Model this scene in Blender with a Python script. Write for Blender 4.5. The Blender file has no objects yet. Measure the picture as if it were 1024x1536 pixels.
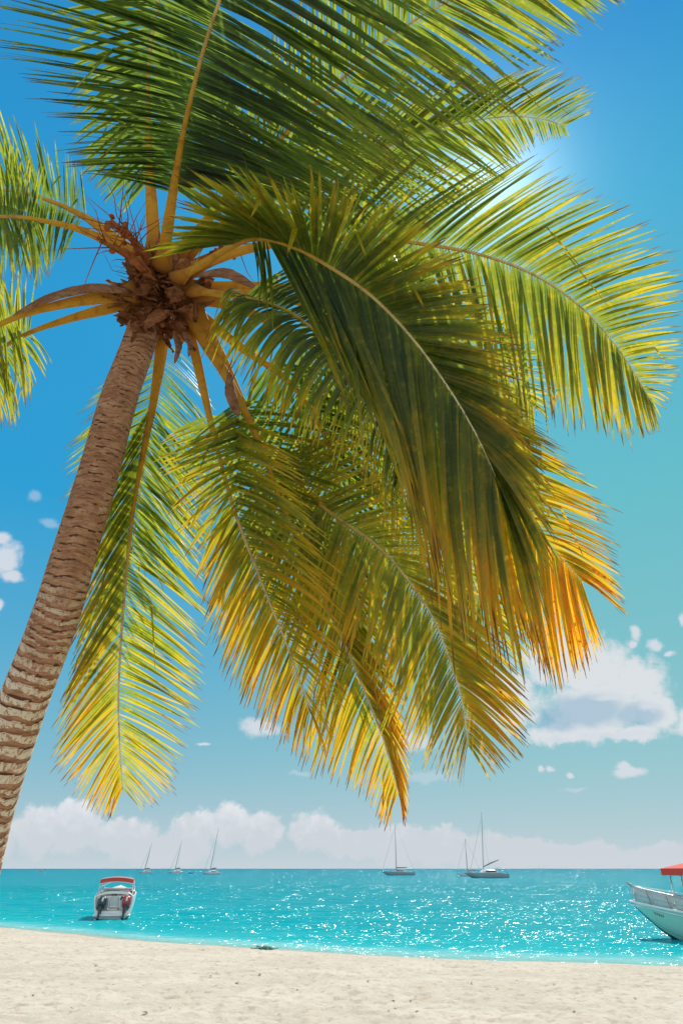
import bpy, math, random
from mathutils import Vector, Matrix, noise as mnoise

random.seed(7)
R = math.radians
scn = bpy.context.scene
COL = scn.collection
PX, CXP, CYP = 1024.0, 512.0, 768.0          # focal length and centre of the frame in photo pixels
PITCH = math.atan(535.0 / PX)
CP, SP = math.cos(PITCH), math.sin(PITCH)
EYE = 1.7
SEA = -0.9

def P(px, py, t):
    """point seen at photo pixel (px,py), t metres along the view axis"""
    x = (px - CXP) / PX
    v = (CYP - py) / PX
    return Vector((x * t, (CP - v * SP) * t, EYE + (SP + v * CP) * t))

def on_sea(px, py):
    v = (CYP - py) / PX
    t = (SEA - EYE) / (SP + v * CP)
    return P(px, py, t), t

def azel(px, py):
    d = P(px, py, 1.0) - Vector((0, 0, EYE))
    d.normalize()
    return math.atan2(d.x, d.y), math.asin(d.z)

SUN_AZ, SUN_EL = azel(732, 286)

# ------------------------------------------------------------------ camera / render
cam = bpy.data.cameras.new('camera')
cam_o = bpy.data.objects.new('camera', cam)
COL.objects.link(cam_o)
cam.sensor_fit = 'VERTICAL'
cam.sensor_height = 36.0
cam.lens = 24.0
cam.clip_start = 0.05
cam.clip_end = 200000.0
cam_o.location = (0, 0, EYE)
cam_o.rotation_euler = (math.pi / 2 + PITCH, 0, 0)
scn.camera = cam_o
scn.view_settings.view_transform = 'Standard'
scn.view_settings.look = 'None'
scn.view_settings.gamma = 1.0
scn.view_settings.exposure = 0.0
scn.cycles.max_bounces = 8
scn.cycles.transparent_max_bounces = 8

# ------------------------------------------------------------------ tagging
def tag(o, label=None, cat=None, group=None, kind=None):
    if label: o['label'] = label
    if cat: o['category'] = cat
    if group: o['group'] = group
    if kind: o['kind'] = kind
    return o

def empty(name, loc, rz=0.0):
    o = bpy.data.objects.new(name, None)
    o.empty_display_size = 0.3
    COL.objects.link(o)
    o.location = loc
    o.rotation_euler = (0, 0, rz)
    return o

# ------------------------------------------------------------------ mesh builder
class MB:
    def __init__(self):
        self.v, self.f, self.a = [], [], []     # verts, faces, per-vertex attribute tuple
    def add(self, p, a=(0, 0, 0, 1)):
        self.v.append(tuple(p)); self.a.append(a); return len(self.v) - 1
    def tube(self, pts, rad, seg=8, caps=True, side=None, flat=1.0, a=(0, 0, 0, 1)):
        """tube along pts; side gives the wide direction, flat the ratio thickness/width"""
        n = len(pts)
        if not hasattr(rad, '__len__'): rad = [rad] * n
        rings = []
        ref = None
        for i in range(n):
            T = (Vector(pts[min(i + 1, n - 1)]) - Vector(pts[max(i - 1, 0)]))
            if T.length < 1e-9: T = Vector((0, 0, 1))
            T.normalize()
            if side is not None:
                u = Vector(side[i] if isinstance(side, list) else side)
            else:
                u = ref if ref is not None else (Vector((1, 0, 0)) if abs(T.x) < 0.8 else Vector((0, 1, 0)))
            u = u - T * u.dot(T)
            if u.length < 1e-6: u = T.orthogonal()
            u.normalize(); ref = u
            w = T.cross(u)
            ring = []
            for k in range(seg):
                an = 2 * math.pi * k / seg
                at = (i / (n - 1.0), k / seg, 0, 1) if a is None else a
                ring.append(self.add(Vector(pts[i]) + u * (rad[i] * math.cos(an)) + w * (rad[i] * flat * math.sin(an)), at))
            rings.append(ring)
        for i in range(n - 1):
            for k in range(seg):
                k2 = (k + 1) % seg
                self.f.append((rings[i][k], rings[i][k2], rings[i + 1][k2], rings[i + 1][k]))
        if caps:
            self.f.append(tuple(reversed(rings[0]))); self.f.append(tuple(rings[-1]))
        return rings
    def box(self, c, s, M=None, bev=0.0):
        c = Vector(c); hx, hy, hz = s[0] / 2, s[1] / 2, s[2] / 2
        b = min(bev, hx * .9, hy * .9, hz * .9)
        if b <= 0:
            ids = []
            for dz in (-hz, hz):
                for dx, dy in ((-hx, -hy), (hx, -hy), (hx, hy), (-hx, hy)):
                    p = Vector((dx, dy, dz))
                    if M: p = M @ p
                    ids.append(self.add(c + p))
            a = ids
            for q in ((3, 2, 1, 0), (4, 5, 6, 7), (0, 1, 5, 4), (1, 2, 6, 5), (2, 3, 7, 6), (3, 0, 4, 7)):
                self.f.append(tuple(a[i] for i in q))
            return
        def ring(z, ins):
            x, y = hx - ins, hy - ins
            out = []
            for dx, dy in ((-x + b, -y), (x - b, -y), (x, -y + b), (x, y - b), (x - b, y), (-x + b, y), (-x, y - b), (-x, -y + b)):
                p = Vector((dx, dy, z))
                if M: p = M @ p
                out.append(self.add(c + p))
            return out
        rs = [ring(-hz, b * .9), ring(-hz + b, 0), ring(hz - b, 0), ring(hz, b * .9)]
        for i in range(3):
            for k in range(8):
                k2 = (k + 1) % 8
                self.f.append((rs[i][k], rs[i][k2], rs[i + 1][k2], rs[i + 1][k]))
        self.f.append(tuple(reversed(rs[0]))); self.f.append(tuple(rs[-1]))
    def loft(self, secs, caps=True, closed=False):
        ids = [[self.add(p) for p in s] for s in secs]
        m = len(secs[0])
        for i in range(len(secs) - 1):
            for k in range(m if closed else m - 1):
                k2 = (k + 1) % m
                self.f.append((ids[i][k], ids[i][k2], ids[i + 1][k2], ids[i + 1][k]))
        if caps:
            self.f.append(tuple(reversed(ids[0]))); self.f.append(tuple(ids[-1]))
        return ids
    def blob(self, c, r, M=None, u=10, v=7):
        c = Vector(c)
        rows = []
        for i in range(v + 1):
            th = math.pi * i / v
            row = []
            for k in range(u):
                ph = 2 * math.pi * k / u
                p = Vector((r[0] * math.sin(th) * math.cos(ph), r[1] * math.sin(th) * math.sin(ph), r[2] * math.cos(th)))
                if M: p = M @ p
                row.append(self.add(c + p))
                if i in (0, v): break
            rows.append(row)
        for i in range(v):
            for k in range(u):
                k2 = (k + 1) % u
                A, B = rows[i], rows[i + 1]
                if len(A) == 1: self.f.append((A[0], B[k], B[k2]))
                elif len(B) == 1: self.f.append((A[k], B[0], A[k2]))
                else: self.f.append((A[k], B[k], B[k2], A[k2]))
    def build(self, name, mat, parent=None, smooth=True, attr=False):
        me = bpy.data.meshes.new(name)
        me.from_pydata(self.v, [], self.f)
        if attr:
            at = me.attributes.new('look', 'FLOAT_COLOR', 'POINT')
            at.data.foreach_set('color', [c for a in self.a for c in a])
        if smooth:
            me.polygons.foreach_set('use_smooth', [True] * len(me.polygons))
        me.materials.append(mat)
        me.update()
        o = bpy.data.objects.new(name, me)
        COL.objects.link(o)
        if parent: o.parent = parent
        return o

def crease(o, deg=35):
    """keep hard edges hard on a smooth shaded mesh"""
    me = o.data
    import bmesh
    bm = bmesh.new(); bm.from_mesh(me)
    bmesh.ops.recalc_face_normals(bm, faces=bm.faces)
    for e in bm.edges:
        if len(e.link_faces) != 2 or e.calc_face_angle(0) > R(deg): e.smooth = False
    bm.to_mesh(me); bm.free()
    return o

def catmull(pts, n):
    """n+1 samples, with u (control index) for each, spaced evenly by length"""
    pts = [Vector(p) for p in pts]
    ext = [pts[0] * 2 - pts[1]] + pts + [pts[-1] * 2 - pts[-2]]
    fine = []
    for i in range(len(pts) - 1):
        p0, p1, p2, p3 = ext[i:i + 4]
        for k in range(24):
            t = k / 24.0
            q = 0.5 * ((2 * p1) + (p2 - p0) * t + (2 * p0 - 5 * p1 + 4 * p2 - p3) * t * t + (3 * p1 - p0 - 3 * p2 + p3) * t ** 3)
            fine.append((q, i + t))
    fine.append((pts[-1], float(len(pts) - 1)))
    L = [0.0]
    for a, b in zip(fine, fine[1:]): L.append(L[-1] + (b[0] - a[0]).length)
    out = []
    j = 0
    for k in range(n + 1):
        s = L[-1] * k / n
        while j < len(L) - 2 and L[j + 1] < s: j += 1
        w = (s - L[j]) / max(L[j + 1] - L[j], 1e-9)
        w = min(max(w, 0), 1)
        out.append((fine[j][0].lerp(fine[j + 1][0], w), fine[j][1] + (fine[j + 1][1] - fine[j][1]) * w))
    return out, L[-1]

# ------------------------------------------------------------------ node helpers
class NT:
    def __init__(self, tree):
        self.t = tree; self.n = tree.nodes; self.l = tree.links
    def new(self, ty, **kw):
        nd = self.n.new(ty)
        for k, v in kw.items(): setattr(nd, k, v)
        return nd
    def put(self, sock, val):
        if isinstance(val, bpy.types.NodeSocket): self.l.new(val, sock)
        elif val is not None: sock.default_value = val
    def m(self, op, a, b=None, c=None, clamp=False):
        nd = self.new('ShaderNodeMath', operation=op); nd.use_clamp = clamp
        self.put(nd.inputs[0], a); self.put(nd.inputs[1], b)
        if c is not None: self.put(nd.inputs[2], c)
        return nd.outputs[0]
    def vm(self, op, a, b=None):
        nd = self.new('ShaderNodeVectorMath', operation=op)
        self.put(nd.inputs[0], a); self.put(nd.inputs[1], b)
        return nd.outputs['Value'] if op in ('LENGTH', 'DOT_PRODUCT', 'DISTANCE') else nd.outputs[0]
    def step(self, v, lo, hi, a=0.0, b=1.0, smooth=True):
        nd = self.new('ShaderNodeMapRange')
        nd.interpolation_type = 'SMOOTHSTEP' if smooth else 'LINEAR'
        self.put(nd.inputs['Value'], v)
        nd.inputs['From Min'].default_value = lo; nd.inputs['From Max'].default_value = hi
        nd.inputs['To Min'].default_value = a; nd.inputs['To Max'].default_value = b
        return nd.outputs[0]
    def mix(self, f, a, b, mode='MIX'):
        nd = self.new('ShaderNodeMix', data_type='RGBA', blend_type=mode)
        self.put(nd.inputs['Factor'], f)
        self.put(nd.inputs[6], c4(a)); self.put(nd.inputs[7], c4(b))
        return nd.outputs[2]
    def noise(self, vec, scale, detail=3, rough=.5, dist=0.0, col=False, dims='3D'):
        nd = self.new('ShaderNodeTexNoise')
        nd.noise_dimensions = dims
        if vec is not None: self.l.new(vec, nd.inputs['Vector'])
        nd.inputs['Scale'].default_value = scale; nd.inputs['Detail'].default_value = detail
        nd.inputs['Roughness'].default_value = rough; nd.inputs['Distortion'].default_value = dist
        return nd.outputs['Color' if col else 'Fac']
    def ramp(self, fac, stops):
        nd = self.new('ShaderNodeValToRGB')
        self.put(nd.inputs[0], fac)
        e = nd.color_ramp.elements
        while len(e) < len(stops): e.new(0.5)
        for k, (p, c) in enumerate(stops):
            e[k].position = p; e[k].color = c4(c)
        return nd.outputs[0]
    def bump(self, h, strength=.5, dist=.01, normal=None):
        nd = self.new('ShaderNodeBump')
        nd.inputs['Strength'].default_value = strength; nd.inputs['Distance'].default_value = dist
        self.l.new(h, nd.inputs['Height'])
        if normal is not None: self.l.new(normal, nd.inputs['Normal'])
        return nd.outputs[0]
    def mapping(self, vec, scale=(1, 1, 1), loc=(0, 0, 0), rot=(0, 0, 0)):
        nd = self.new('ShaderNodeMapping')
        self.l.new(vec, nd.inputs[0])
        nd.inputs['Scale'].default_value = scale; nd.inputs['Location'].default_value = loc; nd.inputs['Rotation'].default_value = rot
        return nd.outputs[0]

def c4(c):
    if isinstance(c, tuple) and len(c) == 3: return (c[0], c[1], c[2], 1.0)
    return c

def srgb(r, g, b):
    f = lambda u: (u / 255 / 12.92) if u / 255 <= .04045 else ((u / 255 + .055) / 1.055) ** 2.4
    return (f(r), f(g), f(b))

def new_mat(name):
    m = bpy.data.materials.new(name)
    m.use_nodes = True
    t = NT(m.node_tree)
    for nd in list(t.n): t.n.remove(nd)
    out = t.new('ShaderNodeOutputMaterial')
    return m, t, out

def principled(t, out, base, rough=.5, spec=.5, normal=None, metal=0.0):
    b = t.new('ShaderNodeBsdfPrincipled')
    t.put(b.inputs['Base Color'], c4(base)); t.put(b.inputs['Roughness'], rough)
    b.inputs['Specular IOR Level'].default_value = spec
    b.inputs['Metallic'].default_value = metal
    if normal is not None: t.l.new(normal, b.inputs['Normal'])
    if out is not None: t.l.new(b.outputs[0], out.inputs['Surface'])
    return b

def paint(name, c, rough=.35, spec=.5, dirt=.25, scale=3.0, metal=0.0, dark=None):
    m, t, out = new_mat(name)
    g = t.new('ShaderNodeTexCoord').outputs['Object']
    n = t.noise(g, scale, 5, .6)
    d = dark or (c[0] * .6, c[1] * .58, c[2] * .52)
    f = t.m('MULTIPLY', t.step(n, .45, .75), dirt)
    col = t.mix(f, c, d)
    n2 = t.noise(g, scale * 9, 3, .6)
    rr = t.m('MULTIPLY_ADD', n2, .3, rough - .15)
    principled(t, out, col, rr, spec, t.bump(n2, .08, .01), metal)
    return m

# ================================================================== SKY
world = bpy.data.worlds.new('World')
scn.world = world
world.use_nodes = True
wt = NT(world.node_tree)
for nd in list(wt.n): wt.n.remove(nd)
w_out = wt.new('ShaderNodeOutputWorld')
bg = wt.new('ShaderNodeBackground')
bg.inputs['Strength'].default_value = 0.1
wt.l.new(bg.outputs[0], w_out.inputs[0])
sky = wt.new('ShaderNodeTexSky')
sky.sky_type = 'NISHITA'
sky.sun_disc = False
sky.sun_elevation = SUN_EL
sky.sun_rotation = SUN_AZ
sky.altitude = 0
sky.air_density = 1.0
sky.dust_density = 1.2
sky.ozone_density = 2.0
D = wt.vm('NORMALIZE', wt.new('ShaderNodeTexCoord').outputs['Generated'])
sep = wt.new('ShaderNodeSeparateXYZ'); wt.l.new(D, sep.inputs[0])
AZ = wt.m('ARCTAN2', sep.outputs[0], sep.outputs[1])
EL = wt.m('ARCSINE', sep.outputs[2])
comb = wt.new('ShaderNodeCombineXYZ')
wt.l.new(AZ, comb.inputs[0]); wt.l.new(EL, comb.inputs[1])
AE = comb.outputs[0]

# clear air: the physical sky, graded to the photograph's tropical blue and turquoise
k10 = lambda c: (c[0] * 10, c[1] * 10, c[2] * 10)
def eramp(stops):
    return wt.ramp(wt.m('DIVIDE', EL, 1.5708, clamp=True), [(d / 90.0, srgb(*c)) for d, c in stops])
airl = eramp([(0, (150, 195, 208)), (7, (116, 186, 208)), (15, (84, 174, 212)), (27, (38, 161, 216)), (52, (36, 150, 212)), (90, (24, 104, 182))])
airr = eramp([(0, (160, 200, 210)), (7, (140, 199, 208)), (15, (124, 195, 204)), (27, (98, 190, 202)), (38, (74, 174, 202)), (47, (44, 162, 206)), (58, (0, 136, 206)), (90, (0, 104, 180))])
air = wt.mix(wt.step(AZ, -.45, .42), airl, airr)
air = wt.mix(1.0, air, (9.6, 9.6, 9.6), 'MULTIPLY')
air = wt.mix(.04, air, sky.outputs[0])
# thin bright veil round the sun
sd = Vector((math.sin(SUN_AZ) * math.cos(SUN_EL), math.cos(SUN_AZ) * math.cos(SUN_EL), math.sin(SUN_EL)))
cosg = wt.vm('DOT_PRODUCT', D, tuple(sd))
ang = wt.m('ARCCOSINE', wt.m('MINIMUM', cosg, 0.999999))
g1 = wt.m('EXPONENT', wt.m('MULTIPLY', wt.m('POWER', wt.m('DIVIDE', ang, 0.074), 2.0), -1.0))
g2 = wt.m('EXPONENT', wt.m('DIVIDE', ang, -0.17))
glow = wt.m('ADD', wt.m('MULTIPLY', g1, 6.0), wt.m('MULTIPLY', g2, 2.4))
g1c = wt.new('ShaderNodeVectorMath', operation='SCALE'); g1c.inputs[0].default_value = (4.2, .5, 0.3); wt.l.new(g1, g1c.inputs['Scale'])
gv = wt.new('ShaderNodeVectorMath', operation='SCALE')
gv.inputs[0].default_value = (.28, .95, 1.0)
wt.l.new(glow, gv.inputs['Scale'])
air = wt.mix(1.0, wt.mix(1.0, air, gv.outputs[0], 'ADD'), g1c.outputs[0], 'ADD')

# clouds: soft ellipses in azimuth/elevation, billowed by noise
warp = wt.noise(AE, 34.0, 6, .58, 0, col=True, dims='2D')
wv = wt.vm('MULTIPLY', wt.vm('SUBTRACT', warp, (.5, .5, .5)), (.034, .030, 0))
AEw = wt.vm('ADD', AE, wv)
wv2 = wt.vm('MULTIPLY', wt.vm('SUBTRACT', warp, (.5, .5, .5)), (.018, .014, 0))
AEs = wt.vm('ADD', AE, wv2)

def blobs(src, items):
    cur = None
    for (px, py, rx, ry) in items:
        a, e = azel(px, py)
        a2, _ = azel(px + rx, py); _, e2 = azel(px, py - ry)
        d = wt.vm('LENGTH', wt.vm('MULTIPLY', wt.vm('SUBTRACT', src, (a, e, 0)), (1 / abs(a2 - a), 1 / abs(e2 - e), 0)))
        cur = d if cur is None else wt.m('MINIMUM', cur, d)
    return cur

fine = wt.noise(AE, 62.0, 6, .55, 0.25, dims='2D')
def cmask(d, lo, hi, amp):
    return wt.step(wt.m('MULTIPLY_ADD', wt.m('SUBTRACT', fine, .5), amp, wt.m('SUBTRACT', 1.0, d)), lo, hi)

big = cmask(blobs(AEw, [(880, 1000, 90, 52), (955, 1022, 58, 46), (830, 985, 70, 50), (900, 1055, 105, 52),
                        (985, 1065, 40, 40), (860, 1098, 105, 22), (950, 1100, 55, 16), (1045, 1085, 50, 28), (760, 1050, 60, 60)]), -.06, .48, .62)
bigshade = wt.step(wt.m('SUBTRACT', 1.0, blobs(AEs, [(880, 1066, 82, 33), (955, 1072, 50, 24), (835, 1080, 45, 26)])), .0, .55)
small = cmask(blobs(AEs, [(953, 948, 10, 17), (948, 967, 9, 6), (982, 968, 16, 11), (1004, 982, 12, 6), (1026, 930, 9, 16), (943, 1158, 32, 11),
                          (935, 1150, 13, 10), (812, 1154, 7, 5), (826, 1155, 9, 6), (853, 1163, 8, 6), (306, 1115, 16, 4), (1030, 1127, 10, 12),
                          (6, 838, 34, 32), (15, 862, 22, 14), (-4, 808, 24, 16), (0, 907, 12, 12), (600, 1110, 60, 22), (390, 1090, 36, 18),
                          (-120, 900, 70, 40), (1150, 980, 80, 60), (-260, 1000, 90, 50)]), -.05, .62, .75)
thin = wt.m('MULTIPLY', cmask(blobs(AEs, [(52, 745, 16, 12), (75, 784, 20, 10), (450, 1160, 20, 6), (860, 1185, 26, 5), (640, 1165, 60, 12)]), .0, .7, .6), .35)
bank = cmask(blobs(AEw, [(60, 1245, 45, 40), (112, 1240, 42, 42), (185, 1255, 60, 28), (300, 1240, 40, 30), (345, 1238, 40, 32), (390, 1248, 34, 32),
                         (250, 1275, 80, 28), (470, 1248, 40, 32), (530, 1265, 50, 24), (600, 1268, 60, 34), (650, 1268, 50, 30), (720, 1275, 60, 28),
                         (790, 1280, 70, 24), (880, 1285, 80, 24), (1000, 1285, 80, 22), (-40, 1260, 70, 40), (1120, 1280, 90, 30), (-180, 1260, 90, 50), (1270, 1270, 110, 44)]), -.12, .24, .40)
bankfar = wt.m('MULTIPLY', wt.step(wt.m('ABSOLUTE', AZ), .62, .75), wt.step(wt.m('MULTIPLY_ADD', wt.noise(AE, 6.0, 5, .6, dims='2D'), .35, wt.m('MULTIPLY', EL, -1.0)), .02, .09))
hazeband = wt.m('MULTIPLY', wt.m('EXPONENT', wt.m('DIVIDE', wt.m('MAXIMUM', EL, 0.0), -0.068)), .95)

CW = srgb(222, 226, 230)
col = wt.mix(hazeband, air, k10(srgb(202, 212, 219)))
btop = wt.step(wt.m('ADD', EL, wt.m('MULTIPLY', wt.m('SUBTRACT', fine, .5), .06)), .03, .105)
bcol = wt.mix(btop, k10(srgb(206, 213, 220)), k10(srgb(236, 238, 241)))
col = wt.mix(wt.m('MULTIPLY', wt.m('MAXIMUM', bank, bankfar), .96), col, bcol)
col = wt.mix(wt.m('MULTIPLY', big, .95), col, k10(CW))
col = wt.mix(wt.m('MULTIPLY', bigshade, .62), col, k10(srgb(138, 180, 206)))
low = cmask(blobs(AEs, [(930, 1103, 70, 9), (838, 1112, 26, 8), (885, 1104, 40, 8), (915, 1045, 34, 7), (975, 1060, 26, 10)]), .0, .7, .7)
col = wt.mix(wt.m('MULTIPLY', low, .85), col, k10(srgb(214, 220, 228)))
col = wt.mix(wt.m('MULTIPLY', small, .9), col, k10(srgb(216, 222, 230)))
col = wt.mix(thin, col, k10(srgb(210, 222, 232)))
# made-up bright cumulus behind the viewer, added as fill light
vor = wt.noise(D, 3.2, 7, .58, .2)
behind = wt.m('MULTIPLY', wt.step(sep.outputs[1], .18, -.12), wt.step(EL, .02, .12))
fill_clouds = wt.m('MULTIPLY', behind, wt.step(vor, .42, .56))
col = wt.mix(fill_clouds, col, wt.mix(wt.step(vor, .5, .75), k10((1.05, 1.02, .98)), k10((1.65, 1.58, 1.48))))
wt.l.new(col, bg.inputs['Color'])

# ------------------------------------------------------------------ sun
sun = bpy.data.lights.new('sun', 'SUN')
sun.energy = 5.0
sun.angle = R(0.53)
sun.color = (1.0, .955, .88)
sun_o = bpy.data.objects.new('sun', sun)
COL.objects.link(sun_o)
sun_o.rotation_euler = sd.to_track_quat('Z', 'Y').to_euler()
sun_o.location = sd * 60

# ================================================================== SAND
SHORE = [(-70, 62), (-40, 52.0), (-17.3, 40.4), (-9, 33.4), (0, 27.9), (4.5, 26.0), (10.2, 24.5), (20, 23.2), (40, 22.5), (80, 22)]
def shore_y(x):
    if x <= SHORE[0][0]: return SHORE[0][1]
    for (a, b), (c, d) in zip(SHORE, SHORE[1:]):
        if x <= c:
            w = (x - a) / (c - a)
            return b + (d - b) * w
    return SHORE[-1][1]
_sh = [shore_y(-90 + .5 * k) for k in range(361)]
for _ in range(6):
    _sh = [_sh[0]] + [(a + 2 * b + c) / 4 for a, b, c in zip(_sh, _sh[1:], _sh[2:])] + [_sh[-1]]
def shore(x):
    u = (min(max(x, -89.5), 89.4) + 90) * 2
    i = int(u); w = u - i
    return _sh[i] * (1 - w) + _sh[i + 1] * w
def sand_base(x, y):
    ys = shore(x)
    y += .35 * mnoise.noise(Vector((x * .22, 3.1, 0))) + .12 * mnoise.noise(Vector((x * .9, 7.1, 0)))
    if y <= 9: return 0.0
    if y >= ys: return SEA - .055 * (y - ys) - .0009 * (y - ys) ** 2 if y < ys + 60 else -8
    w = (y - 9) / (ys - 9)
    return SEA * (w * w * (1.0 - w) * .9 + w ** 1.25 * (1 - .9 * w * (1 - w)))
def sand_relief(x, y):
    v = Vector((x, y, 0))
    a = mnoise.noise(v * .35) * .05 + mnoise.noise(v * 1.3) * .022
    # trodden sand: overlapping scoops with soft rims
    b = 0.0
    for sc, amp in ((2.3, .026), (4.6, .054)):
        d, p = mnoise.voronoi(v * sc + Vector((.7 * mnoise.noise(v * 3), .7 * mnoise.noise(v * 3 + Vector((9, 0, 0))), 0)))
        q = min(d[0], .6) / .6
        b += amp * (q * q - .5)
    c = mnoise.noise(v * 8) * .018
    wet = min(max((shore(x) - y) / 2.5, 0.04), 1)
    return (a + b + c) * wet

def grid_sheet(name, xs, ys, zf, mat, af=None):
    mb = MB()
    nx = len(xs)
    for y in ys:
        for x in xs:
            z = zf(x, y)
            mb.v.append((x, y, z)); mb.a.append(af(x, y, z) if af else (0, 0, 0, 1))
    for j in range(len(ys) - 1):
        for i in range(nx - 1):
            a = j * nx + i
            mb.f.append((a, a + 1, a + nx + 1, a + nx))
    return mb.build(name, mat, None, True, af is not None)

def spread(stops):
    out = []
    for (a, st), (b, _) in zip(stops, stops[1:]):
        n = max(1, round((b - a) / st))
        out += [a + (b - a) * k / n for k in range(n)]
    out.append(stops[-1][0])
    return out

sm, t, out = new_mat('beach_sand')
g = t.new('ShaderNodeTexCoord').outputs['Object']
n1 = t.noise(g, .5, 4, .6); n2 = t.noise(g, 5.5, 5, .65); n3 = t.noise(g, 55, 3, .7)
base = t.mix(t.step(n1, .35, .65), (.49, .418, .325), (.55, .474, .378))
base = t.mix(t.m('MULTIPLY', t.step(n2, .50, .66), .75), base, (.385, .30, .215))
base = t.mix(t.m('MULTIPLY', t.step(n3, .62, .80), .45), base, (.40, .30, .20))
base = t.mix(t.m('MULTIPLY', t.step(t.noise(g, 24, 2, .5), .70, .76), .6), base, (.30, .19, .10))
a = t.new('ShaderNodeAttribute', attribute_name='look')
wet = t.new('ShaderNodeSeparateColor'); t.l.new(a.outputs['Color'], wet.inputs[0])
wetn = t.step(t.m('ADD', wet.outputs[0], t.m('MULTIPLY', t.m('SUBTRACT', n2, .5), .35)), .35, .75)
base = t.mix(wetn, base, (.36, .285, .195))
nb = t.bump(n3, .55, .012, t.bump(n2, .7, .05))
principled(t, out, base, t.m('MULTIPLY_ADD', wetn, -.45, .95), .25, nb)
xs = spread([(-120, 6), (-44, 2), (-24, .11), (-3, .07), (15, .12), (24, 2), (44, 6), (120, 6)])
ys = spread([(-90, 6), (-8, 1.0), (2, .5), (9, .07), (20, .10), (30, .15), (46, .8), (70, 4), (96, 4)])
sand = grid_sheet('sand_beach', xs, ys, lambda x, y: sand_base(x, y) + sand_relief(x, y), sm,
                  lambda x, y, z: (min(max(1 - (shore(x) - y) / 1.6, 0), 1), 0, 0, 1))
tag(sand, 'pale trodden beach sand sloping down to the water', kind='structure')

# ================================================================== SEA
wm, t, out = new_mat('sea_water')
g = t.new('ShaderNodeNewGeometry').outputs['Position']
a = t.new('ShaderNodeAttribute', attribute_name='look')
dep = t.new('ShaderNodeSeparateColor'); t.l.new(a.outputs['Color'], dep.inputs[0])
depth = dep.outputs[0]; far = dep.outputs[1]
band = t.noise(t.mapping(g, (.012, .05, 1)), 1.0, 4, .6)
c = t.ramp(t.m('ADD', far, t.m('MULTIPLY', t.m('SUBTRACT', band, .5), .22), clamp=True), [
    (0.0, (.12, .46, .44)), (.07, (.01, .37, .385)), (.28, (.001, .305, .335)), (.60, (.001, .235, .285)), (1.0, (.004, .175, .25))])
c = t.mix(t.m('MULTIPLY', t.step(t.noise(t.mapping(g, (.03, .09, 1)), 1.0, 5, .65), .55, .72), .30), c, (.004, .22, .29))
lap = t.m('MULTIPLY', t.step(t.m('ADD', depth, t.m('MULTIPLY', t.m('SUBTRACT', t.noise(t.mapping(g, (.9, 1.6, 1)), 1.0, 4, .6), .5), .55)), .42, .06), .45)
c = t.mix(lap, c, (.40, .62, .57))
cen = (.5, .5, .5)
def slopes(scale, rot, amp, detail, off):
    q = t.noise(t.mapping(g, (scale[0], scale[1], 1), loc=off, rot=(0, 0, rot)), 1.0, detail, .55, .3, col=True)
    return t.vm('MULTIPLY', t.vm('SUBTRACT', q, cen), (amp * .8, amp, 0))
sl = t.vm('ADD', slopes((.55, 1.1), .25, 1.6, 2, (0, 0, 0)), t.vm('ADD', slopes((2.6, 4.6), -.2, 3.3, 2, (5, 1, 0)), slopes((.13, .30), .1, .95, 2, (9, 4, 0))))
gust = t.step(t.noise(t.mapping(g, (.02, .07, 1), rot=(0, 0, .12)), 1.0, 4, .6), .32, .64, .40, 1.30)
gust = t.m('MULTIPLY', gust, t.step(far, .45, .85, 1.0, 1.75))
gs = t.new('ShaderNodeVectorMath', operation='SCALE'); t.l.new(sl, gs.inputs[0]); t.l.new(gust, gs.inputs['Scale'])
nb = t.vm('NORMALIZE', t.vm('ADD', gs.outputs[0], t.new('ShaderNodeNewGeometry').outputs['Normal']))
df = t.new('ShaderNodeBsdfDiffuse'); t.l.new(c, df.inputs[0])
gl = t.new('ShaderNodeBsdfGlossy'); gl.inputs['Roughness'].default_value = .13; t.l.new(nb, gl.inputs['Normal'])
fz = t.new('ShaderNodeFresnel'); fz.inputs[0].default_value = 1.33; t.l.new(nb, fz.inputs['Normal'])
b = t.new('ShaderNodeMixShader')
t.l.new(t.m('MULTIPLY_ADD', fz.outputs[0], .42, .012, clamp=True), b.inputs[0])
t.l.new(df.outputs[0], b.inputs[1]); t.l.new(gl.outputs[0], b.inputs[2])
tr = t.new('ShaderNodeBsdfTransparent'); tr.inputs[0].default_value = (.72, .97, .95, 1)
mx = t.new('ShaderNodeMixShader')
t.l.new(t.step(depth, .0, .22, .72, 1.0), mx.inputs[0])
t.l.new(tr.outputs[0], mx.inputs[1]); t.l.new(b.outputs[0], mx.inputs[2])
t.l.new(mx.outputs[0], out.inputs['Surface'])
xs = spread([(-60000, 12000), (-12000, 3000), (-3000, 600), (-600, 90), (-150, 12), (-60, 1.0), (-24, .5), (24, 1.0), (60, 12), (150, 90), (600, 600), (3000, 3000), (12000, 12000), (60000, 12000)])
ys = spread([(14, .5), (60, 1.5), (90, 10), (200, 40), (600, 120), (1800, 600), (6000, 3000), (15000, 9000), (60000, 9000)])
def sea_att(x, y, z):
    d = SEA - sand_base(x, y) if abs(x) < 120 and y < 96 else 8
    f = math.hypot(x, y)
    s = max(y - shore(x), 0) if y < 96 else f
    return (min(max(d / .55, 0), 1), min(max(math.log(max(s, 1.0)) / math.log(2500), 0), 1), 0, 1)
xs = spread([(-60000, 12000), (-12000, 3000), (-3000, 600), (-600, 90), (-150, 12), (-72, 1.6), (-46, .38), (46, 1.6), (72, 12), (150, 90), (600, 600), (3000, 3000), (12000, 12000), (60000, 12000)])
ys = spread([(14, .5), (22, .22), (62, .5), (130, 1.6), (190, 10), (260, 40), (600, 120), (1800, 600), (6000, 3000), (15000, 9000), (60000, 9000)])
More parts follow.
